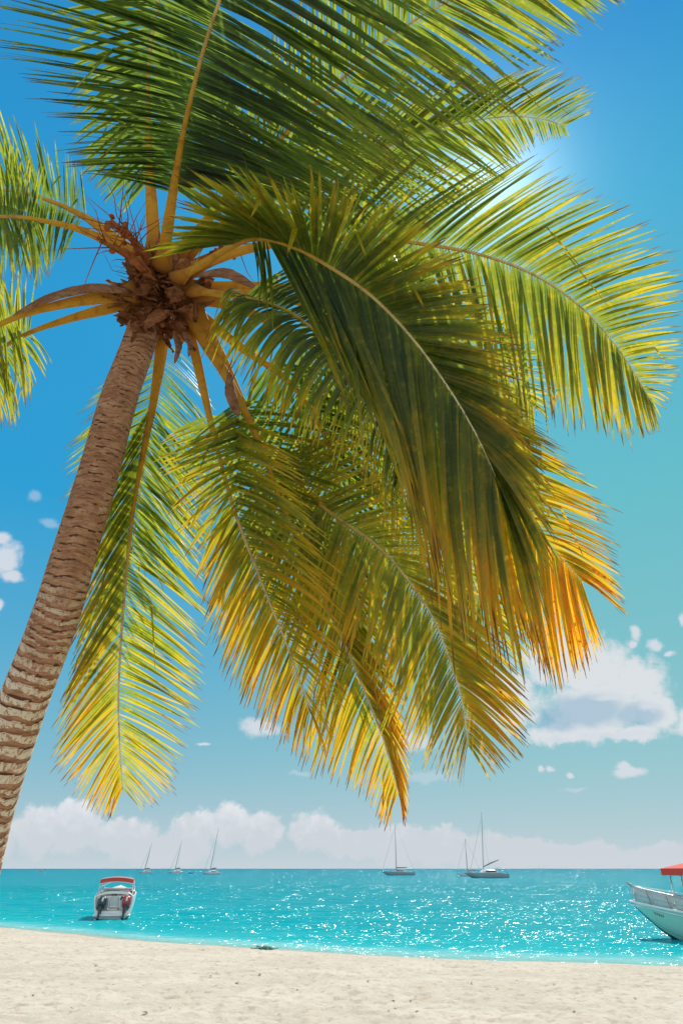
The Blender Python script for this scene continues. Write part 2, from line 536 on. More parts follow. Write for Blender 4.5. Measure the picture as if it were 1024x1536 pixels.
def sea_z(x, y):
    if abs(x) > 80 or y > 200 or y < shore(x) - 1: return SEA
    d = SEA - sand_base(x, y)
    k = min(max(d / .7, 0), 1) * min(1, (200 - y) / 60) * min(1, (80 - abs(x)) / 15)
    v = Vector((x, y, 0))
    return SEA + k * (.12 * mnoise.noise(Vector((x * .22 + y * .05, y * .50, 3))) + .085 * mnoise.noise(Vector((x * .55 - y * .12, y * 1.15, 9))))
seao = grid_sheet('sea', xs, ys, sea_z, wm, sea_att)
tag(seao, 'turquoise sea stretching to the horizon', kind='structure')

# ================================================================== COCONUT PALM
# ---- materials
def leaf_material():
    m, t, out = new_mat('palm_leaflet')
    a = t.new('ShaderNodeAttribute', attribute_name='look')
    s = t.new('ShaderNodeSeparateColor'); t.l.new(a.outputs['Color'], s.inputs[0])
    age, along, rnd = s.outputs[0], s.outputs[1], s.outputs[2]
    g = t.new('ShaderNodeTexCoord').outputs['Object']
    n = t.noise(g, 9.0, 4, .6)
    nf = t.noise(g, 45.0, 3, .6)
    v = t.m('ADD', age, t.m('ADD', t.m('MULTIPLY', t.m('SUBTRACT', n, .5), .34), t.m('MULTIPLY', t.m('SUBTRACT', rnd, .5), .26)))
    v = t.m('ADD', v, t.m('MULTIPLY', t.m('SUBTRACT', nf, .5), .16), clamp=True)
    blot = t.m('MULTIPLY', t.step(t.noise(g, 24.0, 4, .65), .52, .68), t.step(age, .02, .30))
    v = t.m('MULTIPLY_ADD', blot, .15, v, clamp=True)
    col = t.ramp(v, [(0.0, (0.025, 0.048, 0.016)), (.25, (0.057, 0.093, 0.021)), (.45, (0.142, 0.165, 0.023)), (.62, (0.331, 0.268, 0.025)),
                     (.78, (0.547, 0.302, 0.018)), (.92, (0.570, 0.217, 0.014)), (1.0, (0.296, 0.103, 0.021))])
    trc = t.ramp(v, [(0.0, (0.074, 0.137, 0.023)), (.25, (0.194, 0.279, 0.027)), (.45, (0.376, 0.416, 0.030)), (.62, (0.684, 0.547, 0.030)),
                     (.78, (0.880, 0.524, 0.023)), (.92, (0.880, 0.365, 0.016)), (1.0, (0.342, 0.114, 0.018))])
    # rust spots and dry tips
    spot = t.m('MULTIPLY', t.step(t.noise(g, 34.0, 3, .6), .66, .74), t.step(age, .22, .7))
    tip = t.m('MULTIPLY', t.step(t.m('ADD', along, t.m('MULTIPLY', rnd, .16)), .97, 1.08), .85)
    dry = t.m('MAXIMUM', t.m('MULTIPLY', spot, .45), tip)
    col = t.mix(dry, col, (.10, .045, .020)); trc = t.mix(dry, trc, (.12, .05, .02))
    # pale parallel veins
    bs = t.new('ShaderNodeBsdfPrincipled')
    t.l.new(col, bs.inputs['Base Color'])
    bs.inputs['Roughness'].default_value = .38
    bs.inputs['Specular IOR Level'].default_value = .45
    t.l.new(t.bump(nf, .25, .004), bs.inputs['Normal'])
    tl = t.new('ShaderNodeBsdfTranslucent'); t.l.new(trc, tl.inputs[0])
    mx = t.new('ShaderNodeMixShader'); mx.inputs[0].default_value = .64
    t.l.new(bs.outputs[0], mx.inputs[1]); t.l.new(tl.outputs[0], mx.inputs[2])
    t.l.new(mx.outputs[0], out.inputs['Surface'])
    return m
M_LEAF = leaf_material()

m, t, out = new_mat('palm_midrib')
a = t.new('ShaderNodeAttribute', attribute_name='look')
s = t.new('ShaderNodeSeparateColor'); t.l.new(a.outputs['Color'], s.inputs[0])
g = t.new('ShaderNodeTexCoord').outputs['Object']
n = t.noise(g, 14, 4, .6); n2 = t.noise(g, 70, 3, .6)
col = t.ramp(s.outputs[0], [(0.0, (.22, .085, .025)), (.035, (.46, .21, .035)), (.10, (.60, .33, .045)), (.45, (.62, .38, .050)), (.70, (.66, .55, .26)), (1.0, (.80, .76, .55))])  # pale outer end, whitened further by sunlit shine put into the colour
col = t.mix(t.m('MULTIPLY', t.step(n, .46, .70), .60), col, (.34, .15, .035))
col = t.mix(t.m('MULTIPLY', t.step(n2, .62, .76), .35), col, (.20, .08, .025))
b_ = principled(t, None, col, .75, .08, t.bump(n, .2, .02))
tl = t.new('ShaderNodeBsdfTranslucent'); t.l.new(col, tl.inputs[0])
mx = t.new('ShaderNodeMixShader'); mx.inputs[0].default_value = .30
t.l.new(b_.outputs[0], mx.inputs[1]); t.l.new(tl.outputs[0], mx.inputs[2]); t.l.new(mx.outputs[0], out.inputs['Surface'])
M_RIB = m

m, t, out = new_mat('palm_bark')
a = t.new('ShaderNodeAttribute', attribute_name='look')
s = t.new('ShaderNodeSeparateColor'); t.l.new(a.outputs['Color'], s.inputs[0])
hgt, fr, wig = s.outputs[0], s.outputs[1], s.outputs[2]
g = t.new('ShaderNodeTexCoord').outputs['Object']
n = t.noise(g, 9, 5, .65); nv = t.noise(t.mapping(g, (9, 9, 62)), 1.0, 5, .7); nc = t.noise(g, 38, 4, .7)
col = t.mix(t.step(n, .3, .7), (.36, .18, .10), (.52, .29, .175))
col = t.mix(t.m('MULTIPLY', t.step(nv, .44, .62), .80), col, (.21, .095, .05))
col = t.mix(t.m('MULTIPLY', t.step(nc, .57, .70), .40), col, (.50, .34, .20))
# weathered pale bands, mostly on the lower stem, crackled
crack = t.step(t.noise(t.mapping(g, (34, 34, 13)), 1.0, 5, .8), .42, .50)
bandm = t.m('MULTIPLY', t.step(t.m('ADD', fr, t.m('MULTIPLY', t.m('SUBTRACT', t.noise(g, 4.2, 4, .6), .5), 1.25)), .48, .54), t.step(t.m('ADD', fr, t.m('MULTIPLY', t.m('SUBTRACT', nc, .5), .5)), 1.0, .9))
lowm = t.step(t.m('ADD', hgt, t.m('MULTIPLY', t.m('SUBTRACT', t.noise(g, 2.6, 3, .5), .5), .34)), .72, .52)
topm = t.m('MULTIPLY', t.step(t.noise(g, 4.5, 3, .6), .56, .66), .45)
pale = t.m('MULTIPLY', t.m('MULTIPLY', bandm, t.m('MAXIMUM', lowm, t.m('MULTIPLY', topm, t.step(hgt, .95, .6)))), crack)
col = t.mix(t.m('MULTIPLY', pale, .92), col, (.74, .66, .51))
# dark splits at the leaf scars
spl = t.m('MULTIPLY', t.step(t.m('ADD', fr, t.m('MULTIPLY', t.m('SUBTRACT', nc, .5), .25)), .26, .10), t.step(t.m('ADD', wig, t.m('MULTIPLY', t.m('SUBTRACT', n, .5), 1.6)), .52, .66))
col = t.mix(t.m('MULTIPLY', spl, .72), col, (.028, .013, .008))
col = t.mix(t.m('MULTIPLY', t.step(t.m('ADD', fr, t.m('MULTIPLY', t.m('SUBTRACT', nv, .5), .5)), .24, .02), .72), col, (.115, .050, .027))
hb = t.m('ADD', t.m('MULTIPLY', nv, .5), t.m('ADD', t.m('MULTIPLY', nc, .5), t.m('MULTIPLY', spl, -1.2)))
principled(t, out, col, .88, .2, t.bump(hb, 1.0, .022))
M_BARK = m

def fibre_mat(name, c1, c2, c3, sc=(16, 16, 60)):
    m, t, out = new_mat(name)
    g = t.new('ShaderNodeTexCoord').outputs['Object']
    n = t.noise(g, 11, 5, .65); n2 = t.noise(t.mapping(g, sc), 1.0, 4, .65)
    col = t.mix(t.step(n, .35, .65), c1, c2)
    col = t.mix(t.m('MULTIPLY', t.step(n2, .48, .66), .7), col, c3)
    bs = principled(t, None, col, .9, .15, t.bump(n2, .9, .02))
    tl = t.new('ShaderNodeBsdfTranslucent'); t.l.new(col, tl.inputs[0])
    mx = t.new('ShaderNodeMixShader'); mx.inputs[0].default_value = .22
    t.l.new(bs.outputs[0], mx.inputs[1]); t.l.new(tl.outputs[0], mx.inputs[2]); t.l.new(mx.outputs[0], out.inputs['Surface'])
    return m
M_FIBRE = fibre_mat('palm_fibre', (.24, .085, .034), (.38, .165, .070), (.075, .026, .012))
M_STALK = fibre_mat('flower_stalk_red', (.34, .095, .035), (.44, .17, .055), (.17, .045, .02))
M_NUT = fibre_mat('young_nut', (.36, .075, .025), (.46, .15, .04), (.16, .035, .015))
M_SPATHE = fibre_mat('dry_spathe', (.30, .14, .075), (.42, .24, .14), (.14, .06, .03))

# ---- trunk path
TR = [(-39, 1310, 4.98, .178), (-12, 1200, 5.0, .176), (33, 1060, 5.02, .173), (82, 930, 5.06, .170), (117, 815, 5.14, .160), (151, 700, 5.22, .149),
      (178, 600, 5.28, .139), (207, 520, 5.32, .126), (225, 462, 5.34, .121), (238, 405, 5.34, .112)]
tp = [P(a, b, c) for a, b, c, r in TR]
d0 = (tp[0] - tp[1]).normalized()
lowpts = []
p = tp[0].copy()
while p.z > -.35:
    d0 = (d0 + Vector((-.02, .03, -.10))).normalized()
    p = p + d0 * .35
    lowpts.append(p.copy())
allp = list(reversed(lowpts)) + tp
allr = [.30, .245, .21] + [.185] * 50
allr = (allr[:len(lowpts)] if len(lowpts) > 3 else allr[:len(lowpts)]) + [r for _, _, _, r in TR]
NR = 620
samp, trunk_len = catmull(allp, NR)
BASE = Vector((allp[0].x, allp[0].y, sand_base(allp[0].x, allp[0].y)))
palm = empty('coconut_palm', BASE)
tag(palm, 'tall leaning coconut palm with ringed brown trunk and drooping yellow green fronds', 'palm tree')
CROWN = P(238, 415, 5.3)
mb = MB()
SEG = 56
sc_pos, q = [0.0], 0.0
rr = random.Random(3)
while q < trunk_len:
    f = q / trunk_len
    q += (.125 * (1 - f) ** 1.3 + .030) * rr.uniform(.75, 1.3)
    sc_pos.append(q)
rows = []
ref = None
import bisect
for i, (pt, u) in enumerate(samp):
    sl = trunk_len * i / NR
    f = i / NR
    T = (samp[min(i + 1, NR)][0] - samp[max(i - 1, 0)][0]).normalized()
    ux = Vector((1, 0, 0)); ux = (ux - T * ux.dot(T)).normalized(); uy = T.cross(ux)
    k = int(u); w = u - k
    r0 = allr[k] * (1 - w) + allr[min(k + 1, len(allr) - 1)] * w
    row = []
    for j in range(SEG):
        an = 2 * math.pi * j / SEG
        ca, sa = math.cos(an), math.sin(an)
        wob = .058 * mnoise.noise(Vector((ca * 1.1, sa * 1.1, sl * 2.6))) + .008 * mnoise.noise(Vector((ca * 3, sa * 3, sl * 7)))
        s_ = min(max(sl + wob * (1.0 - .35 * f), 0.0), trunk_len)
        kk = bisect.bisect_right(sc_pos, s_) - 1
        a_, b_ = sc_pos[kk], sc_pos[min(kk + 1, len(sc_pos) - 1)]
        fr = (s_ - a_) / max(b_ - a_, 1e-4)
        wg = .5 + .7 * mnoise.noise(Vector((ca * 1.8 + kk * 7.3, sa * 1.8, kk * 3.1)))
        prof = (.015 * (fr ** .9) - .007) * (1 if fr < .93 else (1 - fr) / .07)
        split = -.022 * max(0, 1 - fr / .2) * max(0, min(1, (wg - .35) * 3))
        rough = .012 * mnoise.noise(Vector((ca * 5, sa * 5, sl * 9))) + .02 * mnoise.noise(Vector((ca * 1.2, sa * 1.2, sl * 1.1)))
        r = r0 * (1 + prof * (1.3 - .3 * f) + split + rough)
        row.append(mb.add(pt + ux * (r * ca) + uy * (r * sa) - BASE, (f, fr, min(max(wg, 0), 1), 1)))
    rows.append(row)
for i in range(NR):
    for j in range(SEG):
        j2 = (j + 1) % SEG
        mb.f.append((rows[i][j], rows[i][j2], rows[i + 1][j2], rows[i + 1][j]))
mb.f.append(tuple(rows[-1]))
mb.build('trunk', M_BARK, palm, True, True)

# ---- fronds.  rib: (photo x, photo y, depth) of the midrib;  left / right: (u along the midrib, x, y, depth) of leaflet tips
def lerp_keys(keys, u):
    if u <= keys[0][0]: return keys[0][1]
    for (a, pa), (b, pb) in zip(keys, keys[1:]):
        if u <= b:
            w = (u - a) / (b - a)
            return pa.lerp(pb, w)
    return keys[-1][1]

def smooth_keys(keys, u):
    """catmull-rom through the tip keys"""
    n = len(keys)
    if n < 3 or u <= keys[0][0] or u >= keys[-1][0]: return lerp_keys(keys, u)
    k = 0
    while k < n - 2 and u > keys[k + 1][0]: k += 1
    t_ = (u - keys[k][0]) / (keys[k + 1][0] - keys[k][0])
    p1, p2 = keys[k][1], keys[k + 1][1]
    p0 = keys[k - 1][1] if k > 0 else p1 * 2 - p2
    p3 = keys[k + 2][1] if k + 2 < n else p2 * 2 - p1
    return 0.5 * ((2 * p1) + (p2 - p0) * t_ + (2 * p0 - 5 * p1 + 4 * p2 - p3) * t_ * t_ + (3 * p1 - p0 - 3 * p2 + p3) * t_ ** 3)

def frond(rib, left, right, age=(.2, .3, .2), ages=None, space=.030, width=.040, spaces=None, widths=None, lifts=None, lift=.22, r0=.050, seed=1, ragged=.10, pitch=24, vary=.035, face=(0, 0), fold=.35, r1=.004):
    """age = (base, gain along midrib, gain along leaflet); ages = optional second triple for the right side"""
    rg = random.Random(seed)
    pts = [P(*q) for q in rib]
    n = 70
    sp, L = catmull(pts, n)
    nU = len(rib) - 1
    K = [[(u, P(x, y, tt)) for (u, x, y, tt) in side] for side in (left, right)]
    # side vector along the rib
    sides = []
    for i, (q, u) in enumerate(sp):
        T = (sp[min(i + 1, n)][0] - sp[max(i - 1, 0)][0]).normalized()
        uu = min(max(u, K[0][0][0]), K[0][-1][0])
        b = (smooth_keys(K[1], uu) - q).normalized() - (smooth_keys(K[0], uu) - q).normalized()
        b = b - T * b.dot(T)
        if b.length < .15: b = T.orthogonal()
        b.normalize()
        if sides and sides[-1].dot(b) < 0 and i > 0: pass
        sides.append(b)
    for _ in range(6):
        sides = [(sides[max(i - 1, 0)] + sides[i] * 2 + sides[min(i + 1, n)]).normalized() for i in range(n + 1)]
    rad = []
    for i in range(n + 1):
        f = i / n
        rad.append(r1 + (r0 - r1) * ((max(0, 1 - f) ** 1.25) * (1 - .42 * min(max((f - .15) / .25, 0), 1))) * (1 + 1.15 * max(0, 1 - f / .075) ** 1.5))
    # --- leaflets
    mb = MB()
    def at(s):
        x = s / L * n
        i = min(int(x), n - 1); w = x - i
        T = (sp[min(i + 2, n)][0] - sp[max(i - 1, 0)][0]).normalized()
        return sp[i][0].lerp(sp[i + 1][0], w), sp[i][1] * (1 - w) + sp[i + 1][1] * w, T, sides[i].lerp(sides[i + 1], w).normalized(), rad[i] * (1 - w) + rad[i + 1] * w
    NS = 8
    for sd_ in (0, 1):
        sg = -1 if sd_ == 0 else 1
        keys = K[sd_]
        ag = age if (sd_ == 0 or ages is None) else ages
        space_ = spaces[sd_] if spaces else space
        width_ = (widths[sd_] if widths else width) * .70
        space_ *= .80
        lift_ = lifts[sd_] if lifts else lift
        s = 0.0
        u0, u1 = keys[0][0], keys[-1][0]
        while s < L:
            q, u, T, B, rd = at(s)
            f = s / L
            step = space_ * rg.uniform(.75, 1.25) * (1.0 if f < .8 else 1.0 - .45 * (f - .8) / .2)
            s += step
            if u < u0 - .05: continue
            if rg.random() < ragged * .18: continue
            if u > u1: break
            uj = min(max(u + rg.gauss(0, .045), u0), u1)
            tip = smooth_keys(keys, uj)
            chord = tip - q
            ln = chord.length
            k = 1.0 + rg.gauss(0, vary)
            if rg.random() < ragged * .5: k *= rg.uniform(.55, .9)
            jit = Vector((rg.gauss(0, 1), rg.gauss(0, 1), rg.gauss(0, 1))) * (.030 * ln)
            tip = q + chord * k + jit
            chord = tip - q; ln = chord.length
            if ln < .05: continue
            cd = chord / ln
            # rise a little off the rib, then fall to the tip
            c1 = q + ln * .42 * (cd + Vector((0, 0, lift_ * rg.uniform(.5, 1.4))) + B * sg * .10 + T * .05).normalized()
            p0 = q + B * sg * rd * .8
            broken = rg.random() < ragged * .30
            tb = rg.uniform(.45, .75)
            W0 = T - cd * T.dot(cd)
            if W0.length < .22:
                Nn = T.cross(B)
                W0 = W0 + (Nn.cross(cd)) * .3
            W0.normalize()
            if face[sd_] and u < 6.2:            # blades lying flat, their broad side down to the beach
                wf = cd.cross((Vector((0, 0, EYE)) - q).normalized()).normalized()
                if wf.dot(W0) < 0: wf = -wf
                fw = face[sd_] * min(1, max(0, (6.2 - u) / 1.5))
                W0 = (W0 * (1 - fw) + wf * fw).normalized()
            roll = R(pitch * rg.uniform(.5, 1.5) * sg + rg.gauss(0, 11))
            twist = R(rg.gauss(0, 16))
            wd = width_ * rg.uniform(.85, 1.12) * min(1.0, .35 + ln * .85) * (.80 if f > .9 else 1)
            rn = rg.random()
            rows_ = []
            brk = None
            for kx in range(NS + 1):
                t_ = kx / NS
                c = p0 * (1 - t_) ** 2 + c1 * (2 * t_ * (1 - t_)) + tip * t_ ** 2
                dv = ((c1 - p0) * (2 * (1 - t_)) + (tip - c1) * (2 * t_)).normalized()
                if broken and t_ > tb:
                    if brk is None: brk = prev
                    l_ = (t_ - tb_) * ln
                    dv = (dv * .35 + Vector((0, 0, -1))).normalized()
                    c = brk + dv * l_
                else:
                    prev = c; tb_ = t_
                W = (W0 - dv * W0.dot(dv))
                W.normalize()
                W = Matrix.Rotation(roll + twist * t_, 3, dv) @ W
                Nv = dv.cross(W)
                hw = .5 * wd * min(1.0, (.45 + t_ * 3.2)) * (1 - t_ ** 2.6) ** .8 + .0012
                fo = fold * hw * (1 - .5 * t_)
                av = min(max(ag[0] + ag[1] * f + ag[2] * t_ ** 1.5, 0), 1)
                aa = (av, t_, rn, 1)
                rows_.append((mb.add(c + W * hw - BASE, aa), mb.add(c + Nv * fo - BASE, aa), mb.add(c - W * hw - BASE, aa)))
            for r_a, r_b in zip(rows_, rows_[1:]):
                mb.f.append((r_a[0], r_a[1], r_b[1], r_b[0])); mb.f.append((r_a[1], r_a[2], r_b[2], r_b[1]))
    fo_ = mb.build('frond', M_LEAF, palm, True, True)
    mr = MB()
    mr.tube([q - BASE for q, u in sp], rad, 10, True, sides, .62, a=None)
    mr.build('midrib', M_RIB, fo_, True, True)
    return fo_

# big frond arching overhead towards the viewer
frond([(243, 402, 5.15), (258, 300, 4.7), (275, 200, 4.3), (300, 95, 3.9), (330, 0, 3.6), (380, -130, 3.3), (450, -260, 3.15)],
      [(1.15, 145, 262, 4.35), (1.6, 100, 238, 4.2), (1.85, 86, 207, 4.1), (2.2, 60, 143, 4.0), (2.65, -4, 72, 3.85), (3.05, -25, -5, 3.7), (3.5, -20, -80, 3.55), (4, 20, -170, 3.4), (5, 200, -400, 3.1), (6, 500, -480, 3.0)],
      [(1.25, 385, 288, 4.15), (1.6, 455, 304, 3.9), (2, 522, 306, 3.7), (2.5, 568, 300, 3.5), (3, 598, 278, 3.4), (3.5, 618, 240, 3.3), (4, 648, 188, 3.2), (5, 720, 50, 3.0), (6, 640, -420, 3.0)],
      age=(.06, .05, .32), ages=(.0, .08, .40), space=.0168, width=.033, r0=.048, seed=11, lift=.10, pitch=18, ragged=.12)
# frond hidden behind it
frond([(233, 392, 5.3), (226, 280, 5.3), (222, 180, 5.4), (225, 80, 5.4), (250, -50, 5.2), (300, -200, 4.9)],
      [(1.1, 182, 318, 5.3), (1.5, 150, 292, 5.3), (2, 122, 250, 5.3), (3, 105, 120, 5.3), (4, 90, -60, 5.1), (5, 250, -350, 4.8)],
      [(1.1, 320, 330, 5.1), (2, 390, 290, 5.1), (3, 420, 190, 5.1), (4, 450, 40, 5.0), (5, 380, -320, 4.8)],
      age=(.10, .12, .2), space=.024, r0=.062, seed=12)
# upper right frond running out of the top
frond([(258, 392, 5.35), (400, 230, 5.5), (565, 72, 5.4), (675, 0, 5.3), (780, -48, 5.2), (900, -70, 5.1)],
      [(.7, 330, 150, 5.3), (1, 400, 60, 5.3), (2, 560, -110, 5.2), (3, 690, -160, 5.1), (4, 850, -180, 5.0), (5, 985, -110, 5.0)],
      [(.7, 500, 330, 5.2), (1, 560, 325, 5.1), (1.5, 660, 260, 5.05), (2, 735, 195, 5.0), (2.5, 782, 135, 5.0), (3, 820, 85, 4.95), (4, 895, 30, 4.9), (5, 975, -40, 4.9)],
      age=(.26, .12, .16), ages=(.26, .14, .10), space=.031, width=.036, seed=13, r0=.045)
# right frond below it, its tip near the sun
frond([(272, 385, 5.4), (400, 295, 5.7), (540, 238, 5.9), (640, 197, 6.0), (745, 176, 6.0), (808, 178, 6.0), (848, 190, 6.0)],
      [(.8, 400, 180, 5.8), (1, 450, 165, 5.8), (2, 640, 125, 5.9), (3, 775, 105, 5.95), (4, 850, 110, 6.0), (5, 885, 133, 6.0), (6, 888, 172, 6.0)],
      [(.8, 460, 400, 5.5), (1, 510, 395, 5.5), (2, 665, 322, 5.6), (3, 752, 268, 5.7), (4, 782, 232, 5.8), (5, 818, 212, 5.9), (6, 855, 205, 6.0)],
      age=(.30, .10, .12), space=.030, width=.036, seed=14, r0=.045)
# long right frond with hanging lower leaflets
frond([(268, 412, 5.25), (370, 374, 5.15), (470, 360, 5.05), (560, 358, 5.0), (640, 367, 4.95), (720, 382, 4.9), (800, 412, 4.85), (870, 460, 4.8), (930, 528, 4.8), (978, 606, 4.8)],
      [(1.6, 500, 235, 5.0), (2, 590, 220, 5.0), (2.6, 660, 232, 5.0), (3.2, 745, 240, 5.0), (4, 812, 242, 5.0), (5, 885, 283, 4.95), (6, 962, 333, 4.9), (7, 1022, 410, 4.85), (8, 1024, 512, 4.8), (8.6, 1012, 575, 4.8), (9, 988, 640, 4.75)],
      [(1.6, 480, 480, 4.8), (2, 520, 510, 4.75), (3, 605, 545, 4.65), (4, 690, 572, 4.6), (5, 758, 600, 4.5), (6, 822, 628, 4.45), (7, 886, 648, 4.5), (8, 950, 656, 4.6), (9, 990, 645, 4.7)],
      age=(.22, .26, .18), ages=(.30, .10, .22), space=.026, width=.040, seed=15, r0=.045, lift=.24, pitch=18)
# right frond behind, drooping
frond([(270, 430, 5.3), (420, 430, 5.3), (560, 452, 5.4), (660, 490, 5.5), (740, 545, 5.6), (800, 610, 5.6)],
      [(1.2, 520, 330, 5.4), (2, 690, 400, 5.4), (3, 780, 480, 5.5), (4, 820, 540, 5.5), (5, 825, 640, 5.5)],
      [(1.2, 470, 560, 5.0), (2, 590, 600, 5.0), (3, 690, 640, 5.1), (4, 760, 660, 5.3), (5, 805, 680, 5.4)],
      age=(.34, .14, .16), space=.034, seed=16, r0=.045)
# nearest frond curving across the middle
frond([(265, 418, 5.0), (300, 398, 4.7), (345, 371, 4.4), (385, 358, 4.15), (440, 371, 3.95), (500, 404, 3.8), (560, 447, 3.7), (620, 510, 3.6), (676, 588, 3.5), (718, 660, 3.45), (742, 715, 3.4)],
      [(2.2, 240, 385, 4.0), (2.6, 242, 362, 3.85), (3, 252, 330, 3.7), (3.5, 285, 285, 3.5), (4, 350, 256, 3.4), (4.4, 440, 268, 3.35), (4.7, 520, 272, 3.35), (5, 575, 285, 3.35), (5.5, 648, 335, 3.4), (6, 700, 400, 3.4), (6.5, 733, 460, 3.4),
       (7, 756, 535, 3.4), (8, 796, 660, 3.35), (9, 826, 800, 3.3), (10, 800, 990, 3.2)],
      [(2.85, 395, 470, 3.9), (3.26, 414, 484, 3.85), (3.34, 520, 585, 3.7), (4, 570, 640, 3.55), (4.5, 590, 680, 3.45), (5, 608, 725, 3.38), (6, 640, 815, 3.25), (7, 668, 885, 3.2), (8, 702, 938, 3.2), (9, 742, 985, 3.2), (10, 782, 1005, 3.2)],
      age=(.32, .06, .28), ages=(.0, .38, .48), face=(.75, 0), spaces=(.0135, .025), widths=(.054, .038), vary=.075, seed=17, r0=.034, lifts=(.10, .14), pitch=16, ragged=.10)
# shaded frond beneath it
frond([(290, 436, 5.1), (360, 446, 4.7), (425, 464, 4.4), (475, 498, 4.25), (522, 535, 4.15), (563, 580, 4.1), (590, 630, 4.05), (605, 710, 4.0)],
      [(1.1, 330, 478, 4.1), (1.6, 318, 512, 3.9), (2, 335, 548, 3.75), (2.5, 372, 580, 3.65), (3, 402, 612, 3.6), (4, 445, 655, 3.55), (5, 512, 690, 3.55), (6, 565, 750, 3.6), (7, 596, 830, 3.7)],
      [(1.1, 470, 385, 4.5), (2, 545, 440, 4.3), (3, 585, 495, 4.2), (4, 612, 560, 4.1), (5, 640, 650, 4.0), (6, 648, 740, 3.9), (7, 622, 830, 3.8)],
      age=(.04, .16, .55), space=.019, width=.030, seed=18, r0=.038, lift=.62, pitch=18, vary=.06)
# lower right frond with golden end
frond([(292, 440, 5.25), (420, 446, 5.1), (520, 488, 5.0), (620, 562, 4.9), (700, 650, 4.8), (760, 732, 4.75), (820, 812, 4.7), (872, 872, 4.7)],
      [(1.5, 590, 430, 5.0), (2, 680, 500, 4.9), (3, 800, 630, 4.8), (4, 872, 712, 4.75), (5, 914, 785, 4.75), (6, 928, 865, 4.7), (7, 938, 928, 4.7)],
      [(1.5, 500, 600, 4.8), (2, 580, 680, 4.75), (3, 700, 790, 4.7), (4, 768, 920, 4.6), (5, 808, 1000, 4.55), (6, 848, 1022, 4.55), (7, 905, 965, 4.65)],
      age=(.16, .48, .22), ages=(.28, .42, .20), space=.026, width=.038, seed=19, r0=.045, lift=.18)
# hanging frond with pale midrib, lower centre
frond([(285, 452, 5.3), (330, 532, 5.35), (385, 645, 5.35), (470, 748, 5.1), (560, 815, 4.75), (605, 862, 4.55), (645, 920, 4.42), (672, 985, 4.35), (692, 1050, 4.3), (702, 1120, 4.28)],
      [(2.4, 330, 880, 4.9), (3, 420, 930, 4.69), (4, 510, 980, 4.33), (5, 560, 1022, 4.18), (6, 578, 1085, 4.18), (7, 612, 1120, 4.18), (8, 645, 1155, 4.18), (9, 695, 1182, 4.23)],
      [(2.4, 520, 640, 5.2), (3, 600, 690, 5.04), (4, 690, 820, 4.63), (5, 745, 945, 4.38), (6, 782, 1030, 4.33), (7, 792, 1080, 4.33), (8, 780, 1130, 4.33), (9, 735, 1170, 4.28)],
      age=(.27, .30, .22), ages=(.30, .32, .24), space=.027, width=.036, seed=20, r0=.048, lift=.14)
# long hanging frond, centre, orange tip
frond([(276, 452, 5.3), (306, 512, 5.3), (340, 565, 5.25), (385, 655, 5.15), (420, 750, 5.05), (460, 840, 4.95), (500, 930, 4.85), (540, 1020, 4.78), (575, 1110, 4.72), (598, 1190, 4.7)],
      [(2.5, 290, 660, 4.9), (3, 262, 700, 4.8), (3.5, 285, 780, 4.7), (4, 318, 930, 4.6), (5, 370, 1060, 4.55), (6, 432, 1125, 4.55), (7, 490, 1165, 4.6), (8, 545, 1195, 4.65), (9, 582, 1250, 4.7)],
      [(2.5, 470, 610, 5.2), (3, 510, 680, 5.15), (4, 540, 800, 5), (5, 575, 930, 4.9), (6, 600, 1040, 4.8), (7, 612, 1120, 4.75), (8, 612, 1185, 4.7), (9, 606, 1240, 4.7)],
      age=(.20, .42, .26), ages=(.22, .44, .24), space=.026, width=.035, seed=21, r0=.050, lift=.20, ragged=.2)
# hanging frond to its left
frond([(268, 455, 5.36), (290, 520, 5.4), (318, 640, 5.25), (350, 760, 4.9), (395, 880, 4.65), (435, 980, 4.55), (465, 1070, 4.5)],
      [(1.9, 242, 655, 5.1), (2.3, 240, 720, 4.9), (3, 295, 870, 4.6), (4, 335, 1005, 4.4), (5, 395, 1090, 4.35), (6, 452, 1140, 4.4)],
      [(1.9, 440, 660, 4.8), (2.3, 462, 735, 4.5), (3, 495, 850, 4.25), (4, 520, 970, 4.2), (5, 518, 1065, 4.25), (6, 488, 1140, 4.4)],
      age=(.26, .36, .28), space=.030, width=.036, seed=22, r0=.046, lift=.22, ragged=.2)
# hanging frond beside the trunk
frond([(246, 450, 5.4), (239, 540, 5.5), (229, 610, 5.6), (213, 690, 5.6), (198, 780, 5.5), (189, 870, 5.4), (182, 960, 5.3), (178, 1050, 5.2), (180, 1120, 5.1), (184, 1185, 5.05)],
      [(2.1, 160, 720, 5.4), (3, 138, 800, 5.3), (4, 122, 905, 5.2), (5, 104, 1015, 5.1), (6, 84, 1092, 5.0), (7, 84, 1150, 5.0), (8, 128, 1212, 5.0), (9, 168, 1228, 5.0)],
      [(2.1, 312, 690, 5.4), (3, 312, 800, 5.3), (4, 308, 885, 5.2), (5, 306, 965, 5.1), (6, 300, 1030, 5.05), (7, 286, 1105, 5.0), (8, 255, 1185, 5.0), (9, 208, 1222, 5.0)],
      age=(.22, .42, .20), ages=(.25, .28, .22), space=.031, width=.034, seed=23, r0=.048, lift=.10, pitch=18)
# frond behind the trunk
frond([(248, 490, 5.6), (242, 555, 6.1), (226, 640, 6.4), (210, 740, 6.6), (198, 830, 6.7)],
      [(.4, 165, 560, 6.0), (.7, 130, 600, 6.1), (1, 112, 640, 6.2), (2, 100, 720, 6.3), (3, 130, 850, 6.4), (4, 192, 910, 6.5)],
      [(.4, 300, 560, 6.0), (.7, 318, 600, 6.1), (1, 325, 650, 6.2), (2, 330, 740, 6.3), (3, 300, 850, 6.4), (4, 215, 910, 6.5)],
      age=(.24, .10, .2), space=.036, seed=24, r0=.04)
